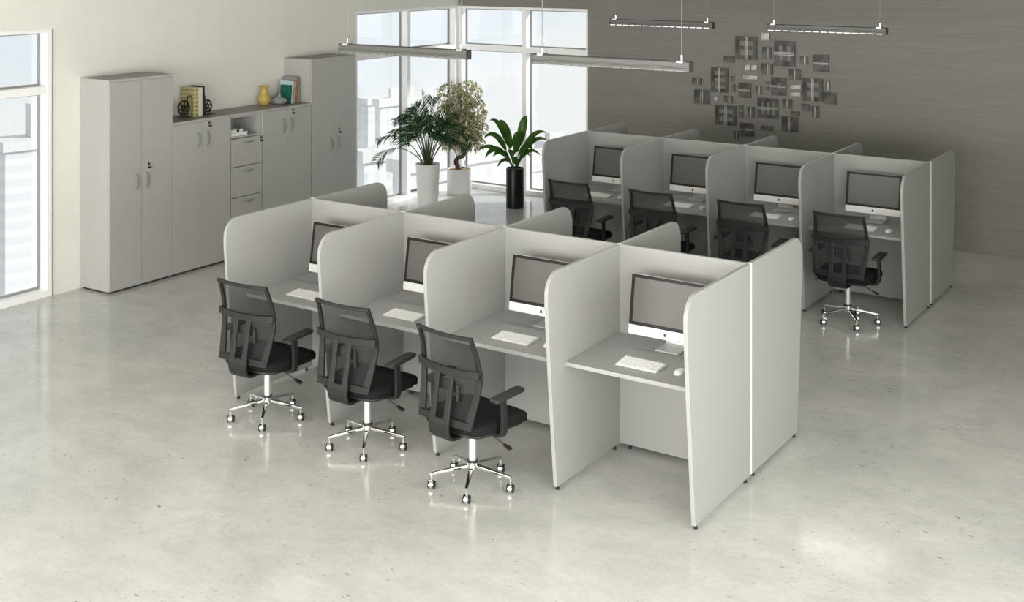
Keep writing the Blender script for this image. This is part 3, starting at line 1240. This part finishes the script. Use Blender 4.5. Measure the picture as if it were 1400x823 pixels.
def book(label, xs, ys, h, mat, lean=0.0, spine=None, cat='book', grp=None):
    """upright book, spine towards the room; lean tips the top towards +y"""
    x0, x1 = xs
    y0, y1 = ys
    r = thing('book', label, cat, ((x0 + x1) / 2, (y0 + y1) / 2, TOPZ + math.sin(abs(lean)) * (y1 - y0) / 2), 0, grp)
    r.rotation_euler = (-lean, 0, 0)
    dx, dy = (x1 - x0) / 2, (y1 - y0) / 2
    t = 0.003
    b = bmesh.new()
    box(b, -dx, dx, -dy, -dy + t, 0, h)
    box(b, -dx, dx, dy - t, dy, 0, h)
    obj('cover', b, mat, r, bevel=0.0008, seg=1)
    b = bmesh.new()
    prism(b, [(dx - t, -dy), (dx, -dy * 0.85), (dx + 0.001, 0), (dx, dy * 0.85), (dx - t, dy)], 2, 0, h)
    obj('spine', b, spine or mat, r)
    b = bmesh.new()
    box(b, -dx + 0.004, dx - t, -dy + t, dy - t, 0.003, h - 0.004)
    obj('pages', b, M['paper'], r)
    return r


G1, G2 = 'books between the bookends', 'coloured books by the tall cabinet'
book('thick cream book with rows of dark marks behind the first bookend', (-3.375, -3.180), (1.652, 1.712), 0.300, M['cover_dot'], grp=G1)
book('cream white book between the patterned book and the black book', (-3.370, -3.178), (1.714, 1.766), 0.295, M['cover_white'], grp=G1)
book('black book at the end of the bookend row', (-3.365, -3.180), (1.768, 1.799), 0.305, M['cover_black'], grp=G1)
L5 = math.radians(5)
book('dark green book leaning in front of the coloured books', (-3.31, -3.150), (3.030, 3.050), 0.205, M['cover_green'], L5, grp=G2)
book('pale blue and white book leaning just behind the dark green book', (-3.345, -3.142), (3.054, 3.074), 0.250, M['cover_lblue'], L5, grp=G2)
book('yellow book with blue cover leaning beside the pale blue book', (-3.33, -3.138), (3.077, 3.102), 0.250, M['cover_blue'], L5, M['cover_yel'], grp=G2)
book('large grey book with a red and white spine', (-3.36, -3.140), (3.105, 3.147), 0.288, M['cover_grey'], L5, M['cover_red'], grp=G2)
book('small sage green book against the tall cabinet', (-3.30, -3.145), (3.166, 3.190), 0.205, M['cover_sage'], math.radians(2), grp=G2)

# vases
b = bmesh.new()
lathe(b, [(0, 0), (0.042, 0), (0.047, 0.004), (0.060, 0.030), (0.071, 0.062), (0.070, 0.086), (0.058, 0.112), (0.043, 0.138), (0.040, 0.165), (0.045, 0.195), (0.055, 0.208),
          (0.057, 0.213), (0.052, 0.214), (0.040, 0.195), (0.035, 0.165), (0.038, 0.138), (0.050, 0.112), (0.055, 0.08), (0.0, 0.02)], n=48)
tag(obj('vase', b, M['vase_y'], smooth=True, loc=(-3.285, 2.765, TOPZ)), 'glossy yellow vase with flared neck on the cabinet top', 'vase')
b = bmesh.new()
lathe(b, [(0, 0), (0.045, 0), (0.068, 0.008), (0.088, 0.028), (0.091, 0.042), (0.080, 0.058), (0.050, 0.074), (0.024, 0.083), (0.017, 0.095), (0.019, 0.112), (0.027, 0.121),
          (0.024, 0.122), (0.013, 0.110), (0.012, 0.095), (0.0, 0.08)], n=48)
tag(obj('vase', b, M['vase_g'], smooth=True, loc=(-3.215, 2.932, TOPZ)), 'squat grey vase with a narrow neck beside the yellow vase', 'vase')

# ------------------------------------------------------------------ pendant lamps
def pendant(x0, x1, y, z, label, lit):
    Lh = (x1 - x0) / 2
    r = thing('pendant_lamp', label, 'lamp', ((x0 + x1) / 2, y, z), 0, 'linear pendant lamps')
    b = bmesh.new()
    prof = [(-0.030, 0.0), (-0.033, 0.004), (-0.033, 0.022), (-0.029, 0.025), (-0.029, 0.032), (-0.033, 0.035), (-0.033, 0.060), (-0.028, 0.066),
            (0.028, 0.066), (0.033, 0.060), (0.033, 0.035), (0.029, 0.032), (0.029, 0.025), (0.033, 0.022), (0.033, 0.004), (0.030, 0.0),
            (0.022, 0.0), (0.020, 0.012), (-0.020, 0.012), (-0.022, 0.0)]
    prism(b, prof, 0, -Lh, Lh)
    hs = obj('housing', b, M['pendant'], r)
    for sx in (-1, 1):
        b = bmesh.new()
        rbox(b, *sorted((sx * Lh, sx * (Lh + 0.006))), -0.034, 0.034, -0.001, 0.067, 0.002, 1)
        obj('end_cap', b, M['pend_dark'], hs)
    b = bmesh.new()
    n = 15
    for i in range(n):
        a0 = -Lh + 0.012 + (2 * Lh - 0.024) * i / n
        a1 = a0 + (2 * Lh - 0.024) / n * 0.78
        box(b, a0, a1, -0.0338, -0.0325, 0.003, 0.0085)
    obj('led_strip', b, M['led'] if lit else M['lens'], r)
    b = bmesh.new()
    box(b, -Lh + 0.01, Lh - 0.01, -0.019, 0.019, 0.006, 0.0115)
    obj('diffuser', b, M['lens_lit'], r)
    for sx in (-1, 1):
        cx = sx * (Lh - 0.06)
        b = bmesh.new()
        rbox(b, cx - 0.022, cx + 0.022, -0.036, 0.036, 0.058, 0.071, 0.002, 1)
        cyl(b, (cx, 0, 0.070), (cx, 0, 0.105), 0.007, 12, 0)
        cl = obj('cable_grip', b, M['chrome'], r, smooth=True)
        b = bmesh.new()
        tube(b, [(cx, 0, 0.104), (cx, 0, CEIL - z)], 0.0022, 6)
        obj('cable', b, M['cable'], cl)
        if sx < 0:
            b = bmesh.new()
            tube(b, [(cx + 0.045, 0, 0.066), (cx + 0.035, 0, 0.085), (cx + 0.012, 0.002, 0.12), (cx - 0.004, 0.003, 0.16), (cx + 0.001, 0.002, 0.21), (cx + 0.0035, 0.0, 0.30), (cx + 0.0035, 0, CEIL - z)], 0.0017, 6)
            obj('power_cord', b, M['cable'], r)
    return r


PZ = 2.468
pendant(0.304, 1.489, 0.0, PZ, 'long aluminium pendant lamp over the front block, across the corner windows', False)
pendant(2.048, 3.209, 0.0, PZ, 'long aluminium pendant lamp over the front block, crossing the grey wall edge', False)
pendant(0.256, 1.433, 4.339, PZ, 'long aluminium pendant lamp over the back block, window end', True)
pendant(2.017, 3.177, 4.339, PZ, 'long aluminium pendant lamp over the back block, end away from the windows', True)

# ------------------------------------------------------------------ potted plants
RGT = Vector((CS, -SN, 0))      # across the view, used only to lay the plants' leaves out
DEP = Vector((SN, CS, 0))


def leaf_blade(bm, p0, d, up, L, Wd, segs=5, bend=0.3, mi=0, fold=0.15):
    """tapered leaf from p0 along d that bends down"""
    d = d.normalized()
    side = d.cross(up)
    if side.length < 1e-4:
        side = d.orthogonal()
    side.normalize()
    prev = None
    for i in range(segs + 1):
        t = i / segs
        w_ = Wd * (math.sin(PI * min(1, t ** 0.75 * 0.98 + 0.02)) ** 0.8) if 0 < i < segs else Wd * 0.08
        p = p0 + d * L * t + Vector((0, 0, -bend * L * t * t))
        nrm = side.cross(d).normalized()
        row = (bm.verts.new(p - side * w_ / 2 + nrm * w_ * fold), bm.verts.new(p), bm.verts.new(p + side * w_ / 2 + nrm * w_ * fold))
        if prev:
            for k in range(2):
                f = bm.faces.new((prev[k], prev[k + 1], row[k + 1], row[k]))
                f.material_index = mi
        prev = row


def bez(p0, p1, p2, p3, n):
    out = []
    for i in range(n + 1):
        t = i / n
        out.append(p0 * (1 - t) ** 3 + p1 * 3 * t * (1 - t) ** 2 + p2 * 3 * t * t * (1 - t) + p3 * t ** 3)
    return out


# --- palm in the tapered white pot
root = thing('potted_palm', 'feathery green palm in a tall tapered white pot', 'plant', (-2.92, 5.29, 0))
b = bmesh.new()
lathe(b, [(0, 0), (0.120, 0), (0.126, 0.006), (0.155, 0.545), (0.157, 0.558), (0.150, 0.560), (0.145, 0.548), (0.142, 0.52), (0, 0.52)], n=56)
obj('pot', b, M['pot_white'], root, smooth=True)
b = bmesh.new()
lathe(b, [(0.141, 0.518), (0.141, 0.528), (0.08, 0.535), (0, 0.538)], n=32)
obj('soil', b, M['soil'], root, smooth=True)
rp = random.Random(3)
# (across, depth, tip height, arch height, leafy-from)
fr = [(-0.66, 0.05, 0.57, 0.80, 0.62), (-0.62, -0.08, 0.87, 0.94, 0.45), (-0.42, 0.10, 1.10, 1.16, 0.40), (-0.30, -0.12, 1.17, 1.22, 0.40),
      (-0.16, 0.08, 1.28, 1.24, 0.35), (-0.07, -0.02, 1.45, 1.28, 0.38), (0.06, 0.06, 1.37, 1.28, 0.35), (0.02, -0.18, 1.20, 1.22, 0.40),
      (0.22, -0.06, 1.10, 1.12, 0.38), (0.36, 0.06, 1.18, 1.18, 0.40), (0.46, -0.10, 1.02, 1.12, 0.40), (0.56, 0.10, 0.80, 1.02, 0.42),
      (0.48, -0.02, 0.74, 0.92, 0.45), (0.30, -0.20, 0.84, 0.98, 0.45), (-0.28, -0.22, 0.88, 1.02, 0.45), (-0.44, -0.02, 0.94, 1.05, 0.42),
      (-0.10, 0.24, 1.12, 1.18, 0.42), (0.16, 0.24, 1.06, 1.15, 0.42), (0.10, -0.24, 0.98, 1.05, 0.45), (-0.20, 0.02, 1.04, 1.10, 0.40)]
for a, dpt, tz, az, lf in fr:
    tip = RGT * a + DEP * dpt + Vector((0, 0, tz))
    base = RGT * (a * 0.07) + DEP * (dpt * 0.12) + Vector((0, 0, 0.525))
    c1 = RGT * a * 0.22 + DEP * dpt * 0.25 + Vector((0, 0, 0.525 + (az - 0.525) * 0.62))
    c2 = RGT * a * 0.66 + DEP * dpt * 0.7 + Vector((0, 0, az + (0.10 if abs(a) > 0.25 else 0.0)))
    pts = bez(base, c1, c2, tip, 26)
    b = bmesh.new()
    tube(b, pts, [0.0075 * (1 - 0.86 * i / 26) + 0.0008 for i in range(27)], 6, 0)
    n0 = int(26 * lf)
    for i in range(n0, 27):
        t = (pts[min(i + 1, 26)] - pts[max(i - 1, 0)]).normalized()
        s = t.cross(Vector((0, 0, 1)))
        if s.length < 0.15:
            s = t.cross(DEP)
        s.normalize()
        up = s.cross(t).normalized()
        ph = math.radians(78) * min(1, max(0, (abs(t.z) - 0.25) / 0.6))     # steep stretches spread their leaflets sideways
        s = (s * math.cos(ph) + up * math.sin(ph)).normalized()
        up = s.cross(t).normalized()
        q = (i - n0) / (26 - n0)
        ln = (0.21 + 0.07 * max(0.0, t.z)) * (0.55 + 0.75 * q - 1.02 * q * q + 0.12) * rp.uniform(0.88, 1.1)
        for sg in (-1, 1):
            for dd in (0, 0.5):
                if i == 26 and dd:
                    continue
                o_ = pts[i] if dd == 0 else (pts[i] + pts[min(i + 1, 26)]) / 2
                dr = t * rp.uniform(0.55, 0.8) + s * sg * rp.uniform(0.75, 0.95) + up * rp.uniform(0.0, 0.25)
                leaf_blade(b, o_, dr, up, ln, 0.0102, 5, 0.62 * (1 - abs(t.z)) + 0.12, 1, 0.1)
    leaf_blade(b, pts[26], pts[26] - pts[24], Vector((0, 0, 1)), 0.075, 0.012, 4, 0.2, 1)
    obj('frond', b, [M['palm_stem'], M['palm']], root)

# --- variegated fig tree in the round white pot
root = thing('potted_fig_tree', 'variegated pale-leaved fig tree with twisted trunk in a round white pot', 'plant', (-3.115, 6.235, 0))
b = bmesh.new()
lathe(b, [(0, 0), (0.155, 0), (0.163, 0.010), (0.165, 0.03), (0.165, 0.332), (0.163, 0.338), (0.155, 0.338), (0.152, 0.31), (0, 0.31)], n=56)
obj('pot', b, M['pot_white'], root, smooth=True)
b = bmesh.new()
lathe(b, [(0.153, 0.305), (0.153, 0.320), (0.07, 0.328), (0, 0.332)], n=32)
obj('mulch', b, M['bark_chip'], root, smooth=True)
b = bmesh.new()


def vv(a, d, z):
    return RGT * a + DEP * d + Vector((0, 0, z))


tr = [vv(-0.01, 0, 0.31), vv(-0.02, 0, 0.38), vv(-0.045, 0.01, 0.43), vv(-0.02, 0.0, 0.475), vv(0.05, -0.01, 0.505), vv(0.09, 0, 0.55), vv(0.075, 0.01, 0.61), vv(0.05, 0, 0.70),
      vv(0.055, 0, 0.85), vv(0.04, 0, 1.0), vv(0.03, 0.0, 1.15), vv(0.02, 0, 1.30), vv(-0.01, 0, 1.45)]
tube(b, tr, [0.040, 0.032, 0.030, 0.030, 0.029, 0.027, 0.025, 0.022, 0.018, 0.015, 0.012, 0.009, 0.005], 10)
tube(b, [vv(0.0, 0.0, 0.33), vv(-0.06, -0.02, 0.40), vv(-0.055, -0.02, 0.47), vv(0.0, -0.03, 0.52), vv(0.05, -0.02, 0.60)], [0.008, 0.007, 0.006, 0.006, 0.005], 6)
tube(b, [vv(0.01, -0.02, 0.33), vv(0.07, -0.04, 0.37), vv(0.085, -0.03, 0.43), vv(0.05, -0.03, 0.49)], [0.006, 0.006, 0.005, 0.004], 6)
obj('trunk', b, M['bark'], root, smooth=True)
rf = random.Random(11)
blobs = [(-0.13, 0.0, 1.36, 0.17), (0.13, 0.0, 1.37, 0.18), (0.0, 0.05, 1.22, 0.20), (-0.15, -0.02, 1.10, 0.17), (0.17, 0.02, 1.12, 0.20), (0.05, -0.05, 0.98, 0.22),
         (0.20, 0.0, 0.90, 0.18), (-0.08, 0.0, 0.86, 0.20), (0.10, 0.0, 0.76, 0.20), (-0.14, 0.0, 0.72, 0.14), (0.22, 0.0, 0.72, 0.13)]
br = bmesh.new()
cr = bmesh.new()
for (a, d, z, rad) in blobs:
    cpt = vv(a, d, z)
    k = min(range(len(tr)), key=lambda i: (tr[i] - (cpt - Vector((0, 0, 0.12)))).length)
    tube(br, bez(tr[k], tr[k] + Vector((0, 0, 0.06)), cpt - Vector((0, 0, 0.03)), cpt + Vector((0, 0, 0.05)), 6), [0.007, 0.006, 0.005, 0.005, 0.004, 0.003, 0.002], 5)
    for _ in range(int(6600 * rad * rad)):
        v = Vector((rf.gauss(0, 1), rf.gauss(0, 1), rf.gauss(0, 1))).normalized() * rad * rf.uniform(0.45, 1.0) ** 0.6
        p = cpt + Vector((v.x, v.y * 0.9, v.z))
        if p.y + root.location.y > WY - 0.03 or p.x + root.location.x < WX + 0.04:
            continue
        d_ = Vector((v.x, v.y, v.z * 0.2 - rad * 0.55)) + Vector((rf.uniform(-1, 1), rf.uniform(-1, 1), rf.uniform(-1, 0.3))) * rad * 0.7
        upv = Vector((rf.uniform(-1, 1), rf.uniform(-1, 1), rf.uniform(0.2, 1)))
        leaf_blade(cr, p, d_, upv, rf.uniform(0.046, 0.068), rf.uniform(0.022, 0.031), 3, 0.15, 0, 0.12)
obj('branches', br, M['bark'], root, smooth=True)
obj('foliage', cr, M['ficus'], root)

# --- broad-leaved plant in the black cylinder
root = thing('potted_broadleaf_plant', 'broad-leaved green plant in a tall glossy black cylinder pot', 'plant', (-1.985, 5.895, 0))
b = bmesh.new()
lathe(b, [(0, 0), (0.106, 0), (0.114, 0.008), (0.115, 0.02), (0.115, 0.500), (0.113, 0.506), (0.106, 0.506), (0.103, 0.48), (0, 0.48)], n=48)
obj('pot', b, M['pot_black'], root, smooth=True)
b = bmesh.new()
lathe(b, [(0.104, 0.475), (0.104, 0.484), (0, 0.492)], n=28)
obj('soil', b, M['soil'], root, smooth=True)
# (start across, start z, mid across, mid z, tip across, tip z, depth, width)
lv = [(-0.02, 0.62, -0.16, 1.10, -0.33, 1.10, 0.05, 0.085), (-0.02, 0.62, -0.10, 1.02, -0.20, 1.12, -0.04, 0.105), (0.02, 0.62, 0.10, 1.10, 0.16, 1.15, 0.03, 0.115),
      (0.03, 0.62, 0.20, 0.98, 0.40, 0.95, 0.00, 0.085), (0.03, 0.60, 0.22, 0.92, 0.42, 0.83, 0.10, 0.075), (-0.03, 0.60, -0.22, 1.02, -0.40, 0.88, -0.02, 0.09),
      (-0.03, 0.58, -0.24, 0.86, -0.38, 0.64, -0.06, 0.10), (-0.03, 0.58, -0.30, 0.84, -0.48, 0.70, 0.08, 0.08), (-0.02, 0.60, -0.06, 0.86, -0.03, 0.62, -0.16, 0.105),
      (0.02, 0.60, 0.12, 0.86, 0.22, 0.76, -0.12, 0.105), (0.03, 0.56, 0.16, 0.80, 0.33, 0.65, 0.04, 0.06), (0.03, 0.56, 0.10, 0.76, 0.19, 0.66, -0.06, 0.065),
      (-0.02, 0.54, -0.12, 0.69, -0.23, 0.52, -0.05, 0.06), (0.0, 0.60, 0.02, 0.95, 0.06, 0.96, -0.10, 0.12), (-0.02, 0.58, -0.16, 0.80, -0.28, 0.67, -0.14, 0.09),
      (0.0, 0.52, 0.01, 0.62, 0.02, 0.66, -0.06, 0.085)]
for sa, sz, ma, mz, ta, tz, dp, wd in lv:
    p0 = vv(sa * 0.6, dp * 0.2, 0.49)
    p1 = vv(sa + ma * 0.15, dp * 0.4, sz)
    p2 = vv(ma, dp * 0.9, mz + (mz - sz) * 0.18)
    p3 = vv(ta, dp * 1.15, tz)
    pts = bez(p0, p1, p2, p3, 18)
    b = bmesh.new()
    tube(b, pts[:10], [0.0075 - 0.0004 * i for i in range(10)], 6, 0)
    n0 = 7
    prev = None
    for i in range(n0, 19):
        q = (i - n0) / (18 - n0)
        w_ = wd * (math.sin(PI * (0.06 + 0.94 * q ** 0.85)) ** 0.75 if q < 1 else 0.02)
        t = (pts[min(i + 1, 18)] - pts[max(i - 1, 0)]).normalized()
        s = t.cross(Vector((0, 0, 1)) + DEP * -0.8)
        s.normalize()
        up = s.cross(t).normalized()
        row = [b.verts.new(pts[i] + s * w_ * e + up * abs(e) * w_ * 0.22) for e in (-0.5, -0.25, 0, 0.25, 0.5)]
        if prev:
            for k in range(4):
                f = b.faces.new((prev[k], prev[k + 1], row[k + 1], row[k]))
                f.material_index = 1
        prev = row
    obj('leaf', b, [M['palm_stem'], M['broad']], root, smooth=True)

# ------------------------------------------------------------------ metal wall sculpture
ART = [(0.846, 2.104, 0.275, 0.277, 'h2'), (1.088, 2.25, 0.103, 0.088, 'p'), (1.105, 2.058, 0.11, 0.14, 'b'), (1.323, 2.057, 0.254, 0.294, 'v2'), (1.559, 1.99, 0.085, 0.094, 'b'), (1.764, 1.966, 0.183, 0.194, 's'), (0.627, 1.956, 0.132, 0.077, 'p'), (0.861, 1.87, 0.063, 0.068, 'p'), (0.949, 1.874, 0.068, 0.061, 'p'), (1.107, 1.867, 0.142, 0.131, 'b'), (1.45, 1.821, 0.133, 0.125, 'o'), (0.502, 1.702, 0.219, 0.298, 'h3'), (0.204, 1.669, 0.125, 0.084, 'b'), (0.271, 1.484, 0.198, 0.174, 't'), (0.902, 1.755, 0.18, 0.044, 'p'), (0.671, 1.723, 0.037, 0.068, 'p'), (0.687, 1.613, 0.031, 0.086, 'p'), (0.827, 1.596, 0.15, 0.177, 'o'), (1.0, 1.606, 0.071, 0.101, 'b'), (1.252, 1.668, 0.184, 0.209, 'o'), (1.112, 1.702, 0.032, 0.03, 'p'), (1.112, 1.632, 0.032, 0.037, 'p'), (1.46, 1.674, 0.124, 0.046, 'l'), (1.458, 1.589, 0.124, 0.043, 'l'), (1.663, 1.654, 0.241, 0.265, 'h2'), (1.842, 1.71, 0.042, 0.098, 'b'), (1.867, 1.569, 0.142, 0.131, 'p'), (0.456, 1.472, 0.041, 0.05, 'l'), (0.615, 1.476, 0.107, 0.077, 'b'), (0.584, 1.28, 0.278, 0.24, 'h2'), (0.782, 1.382, 0.049, 0.055, 'p'), (0.782, 1.303, 0.049, 0.068, 'p'), (0.908, 1.338, 0.088, 0.136, 'o'), (1.118, 1.4, 0.255, 0.239, 'v3'), (1.358, 1.469, 0.115, 0.105, 't'), (1.581, 1.443, 0.094, 0.083, 'p'), (1.693, 1.4, 0.079, 0.135, 't'), (1.455, 1.362, 0.107, 0.055, 'p'), (1.386, 1.233, 0.191, 0.177, 'o'), (0.856, 1.128, 0.164, 0.156, 'o'), (1.104, 1.161, 0.149, 0.056, 'p'), (0.718, 1.055, 0.06, 0.094, 'b')]
art = thing('wall_sculpture', 'abstract wall sculpture of dark square metal plates on the grey wall', 'wall art', (1.05, WY, 1.65))
for k, (cx, cz, w_, h_, kind) in enumerate(ART):
    b = bmesh.new()
    x0, x1, z0, z1 = -w_ / 2, w_ / 2, -h_ / 2, h_ / 2
    ya, yb_ = -0.026, -0.018

    def holes(bm, hl):
        """plate with rectangular holes: a grid of cells, the holes left out"""
        xs = sorted({x0, x1, *[v for q in hl for v in q[:2]]})
        zs = sorted({z0, z1, *[v for q in hl for v in q[2:]]})
        for i in range(len(xs) - 1):
            for j in range(len(zs) - 1):
                mx, mz = (xs[i] + xs[i + 1]) / 2, (zs[j] + zs[j + 1]) / 2
                if any(q[0] < mx < q[1] and q[2] < mz < q[3] for q in hl):
                    continue
                box(bm, xs[i], xs[i + 1], ya, yb_, zs[j], zs[j + 1])

    rods = []
    if kind in ('h2', 'h3'):
        n = int(kind[1])
        hl = []
        for i in range(n):
            c = z0 + h_ * (i + 0.78) / (n + 0.56)
            hl.append((x0 + w_ * 0.17, x1 - w_ * 0.17, c - h_ * 0.5 / (n + 0.56) * 0.58, c + h_ * 0.5 / (n + 0.56) * 0.58))
        holes(b, hl)
        rods = [('v', e * w_) for e in (-0.04, 0.01, 0.06)]
    elif kind in ('v2', 'v3'):
        n = int(kind[1])
        hl = []
        for i in range(n):
            c = x0 + w_ * (i + 0.78) / (n + 0.56)
            hl.append((c - w_ * 0.5 / (n + 0.56) * 0.58, c + w_ * 0.5 / (n + 0.56) * 0.58, z0 + h_ * 0.19, z1 - h_ * 0.19))
        holes(b, hl)
        rods = [('h', e * h_) for e in (-0.05, 0.0, 0.05)]
    elif kind == 'o':
        holes(b, [(-w_ * 0.17, w_ * 0.17, -h_ * 0.16, h_ * 0.16)])
        rods = [('h', 0.03 * h_), ('h', -0.03 * h_)] if k % 2 else [('v', 0.03 * w_), ('v', -0.03 * w_)]
    elif kind == 's':
        holes(b, [(-w_ * 0.16, w_ * 0.16, -h_ * 0.13, h_ * 0.07)])
        rods = [('h', -0.05 * h_), ('h', 0.02 * h_)]
    elif kind == 't':
        holes(b, [(-w_ * 0.1, w_ * 0.1, -h_ * 0.05, h_ * 0.30)])
        rods = [('v', -0.06 * w_), ('v', 0.06 * w_)]
    elif kind == 'b':
        holes(b, [(w_ * 0.08, w_ * 0.2, -h_ * 0.4, h_ * 0.4)])
        rods = [('v', 0.1 * w_), ('v', 0.25 * w_)]
    else:
        holes(b, [])
    # spacer that holds the plate off the wall
    cyl(b, (x0 + w_ * 0.08, -0.018, z0 + h_ * 0.08), (x0 + w_ * 0.08, 0.0, z0 + h_ * 0.08), 0.005, 8)
    cyl(b, (x1 - w_ * 0.08, -0.018, z1 - h_ * 0.08), (x1 - w_ * 0.08, 0.0, z1 - h_ * 0.08), 0.005, 8)
    pl = obj('metal_plate', b, M['plate_light'] if kind == 'l' or k in (1, 7, 8, 14) else M['plate'], art, loc=(cx - 1.05, 0, cz - 1.65))
    if rods:
        b = bmesh.new()
        for ax, e in rods:
            if ax == 'v':
                tube(b, [(e, -0.029, z0 + 0.002), (e, -0.029, z1 - 0.002)], 0.0028, 6)
            else:
                tube(b, [(x0 + 0.002, -0.029, e), (x1 - 0.002, -0.029, e)], 0.0028, 6)
        obj('rods', b, M['rod'], pl)

# ------------------------------------------------------------------ city beyond the glass
FM = [banded('hazed_pale_facade', (0.62, 0.62, 0.615), (0.51, 0.525, 0.54), 1.5, 1.2),  # facades paled and low in contrast: the haze is put into their colour
      banded('hazed_white_facade', (0.66, 0.66, 0.65), (0.54, 0.55, 0.56), 1.4, 1.1),
      banded('hazed_striped_facade', (0.66, 0.66, 0.655), (0.58, 0.59, 0.61), 1.3, 30.0)]


def building(px0, px1, ytop, w, dep, mat, label, roof=0):
    p0, p1 = at_dist(px0, ytop, w), at_dist(px1, ytop, w)
    mid = (p0 + p1) / 2
    wd = (p1 - p0).length
    dirv = (mid - CAM)
    top = mid.z
    r = thing('building', label, 'building', (mid.x, mid.y, -70), -YAW * -1 + 0.35, 'pale buildings outside the windows')
    hgt = top + 70
    b = bmesh.new()
    box(b, -wd / 2, wd / 2, 0, dep, 0, hgt)
    obj('facade', b, mat, r)
    b = bmesh.new()
    box(b, -wd / 2 - 0.3, wd / 2 + 0.3, -0.3, dep + 0.3, hgt, hgt + 0.9)
    if roof:
        box(b, -wd * 0.22, wd * 0.15, dep * 0.2, dep * 0.6, hgt + 0.9, hgt + roof)
    obj('roof', b, M['roof'], r)
    return r


building(-30, 24, 205, 110, 14, FM[2], 'pale building with horizontal window bands outside the near window', 4)
building(27, 60, 250, 150, 14, FM[1], 'low white building at the right of the near window view', 2)
building(484, 508, 143, 170, 14, FM[2], 'pale striped high-rise at the edge of the corner window')
building(486, 500, 222, 90, 8, FM[1], 'small white block low at the edge of the corner window', 1)
building(511, 521, 146, 140, 9, FM[1], 'slender white tower seen behind the palm', 2)
building(523, 532, 160, 200, 12, FM[0], 'pale tower just right of the slender white tower')
building(535, 545, 152, 260, 14, FM[0], 'pale grey high-rise behind the first window post', 3)
building(513, 530, 214, 100, 10, FM[2], 'low banded block below the slender white tower')
building(532, 556, 236, 80, 9, FM[1], 'lowest white block in the corner window, left of its middle post', 1)
building(562, 580, 176, 230, 16, FM[0], 'pale block behind the palm crown', 3)
building(582, 612, 205, 170, 14, FM[1], 'broad white building between the palm and the corner post', 3)
building(636, 662, 205, 300, 18, FM[0], 'faint white building right of the fig tree', 4)
building(664, 712, 236, 210, 18, FM[1], 'faint low white block before the black pot', 3)
building(726, 752, 196, 380, 16, FM[0], 'faint pale building beyond the broad-leaved plant', 3)

# ------------------------------------------------------------------ sky, sun and lamps
wd = bpy.data.worlds.new('overcast_sky')
bpy.context.scene.world = wd
wd.use_nodes = True
N, L = wd.node_tree.nodes, wd.node_tree.links
bg = N['Background']
tc = N.new('ShaderNodeTexCoord')
mp = N.new('ShaderNodeMapping')
mp.inputs['Scale'].default_value = (2.2, 2.2, 5.0)
nz = N.new('ShaderNodeTexNoise')
nz.inputs['Scale'].default_value = 2.2
nz.inputs['Detail'].default_value = 5
rp_ = N.new('ShaderNodeValToRGB')
rp_.color_ramp.elements[0].position = 0.40
rp_.color_ramp.elements[0].color = (0.725, 0.76, 0.79, 1)
rp_.color_ramp.elements[1].position = 0.58
rp_.color_ramp.elements[1].color = (0.81, 0.815, 0.81, 1)
L.new(tc.outputs['Generated'], mp.inputs['Vector'])
L.new(mp.outputs[0], nz.inputs['Vector'])
L.new(nz.outputs['Fac'], rp_.inputs['Fac'])
L.new(rp_.outputs[0], bg.inputs['Color'])
bg.inputs['Strength'].default_value = 1.25


def area(name, loc, target, sx, sy, energy, col=(1, 0.985, 0.95)):
    l = bpy.data.lights.new(name, 'AREA')
    l.shape = 'RECTANGLE'
    l.size, l.size_y = sx, sy
    l.energy = energy
    l.color = col
    o = bpy.data.objects.new(name, l)
    C.objects.link(o)
    o.location = loc
    d = Vector(target) - Vector(loc)
    o.rotation_euler = d.to_track_quat('-Z', 'Y').to_euler()
    return o


area('added_fill_front', (2.1, FY + 0.06, 1.55), (2.1, 0, 1.15), 9.8, 2.7, 810)  # fill lamp added just inside the made-up front window
area('added_fill_side', (RX - 0.06, -4.6, 1.65), (0, -3.2, 1.25), 8.2, 2.4, 580)  # fill lamp added by the made-up right window, brightens the end panels
sun = bpy.data.lights.new('sun', 'SUN')
sun.energy = 4.5
sun.angle = math.radians(7)
sun.color = (1.0, 0.97, 0.92)
so = bpy.data.objects.new('sun', sun)
C.objects.link(so)
so.rotation_euler = Vector((-0.75, -0.60, -0.50)).to_track_quat('-Z', 'Y').to_euler()

# ------------------------------------------------------------------ camera and view
cam = bpy.data.cameras.new('camera')
cam.sensor_fit = 'HORIZONTAL'
cam.sensor_width = 36.0
cam.lens = F_PX / 1400 * 36.0
cam.shift_x = 0.0
cam.shift_y = -(411.5 - HOR_Y) / 1400
cam.clip_end = 1000
co = bpy.data.objects.new('camera', cam)
C.objects.link(co)
co.location = CAM
co.rotation_euler = (PI / 2, 0, -YAW)
sc = bpy.context.scene
sc.camera = co
sc.view_settings.view_transform = 'Standard'
sc.view_settings.look = 'None'
sc.view_settings.gamma = 1.0
sc.view_settings.exposure = 0.0
try:
    sc.view_settings.use_curve_mapping = False
except Exception:
    pass
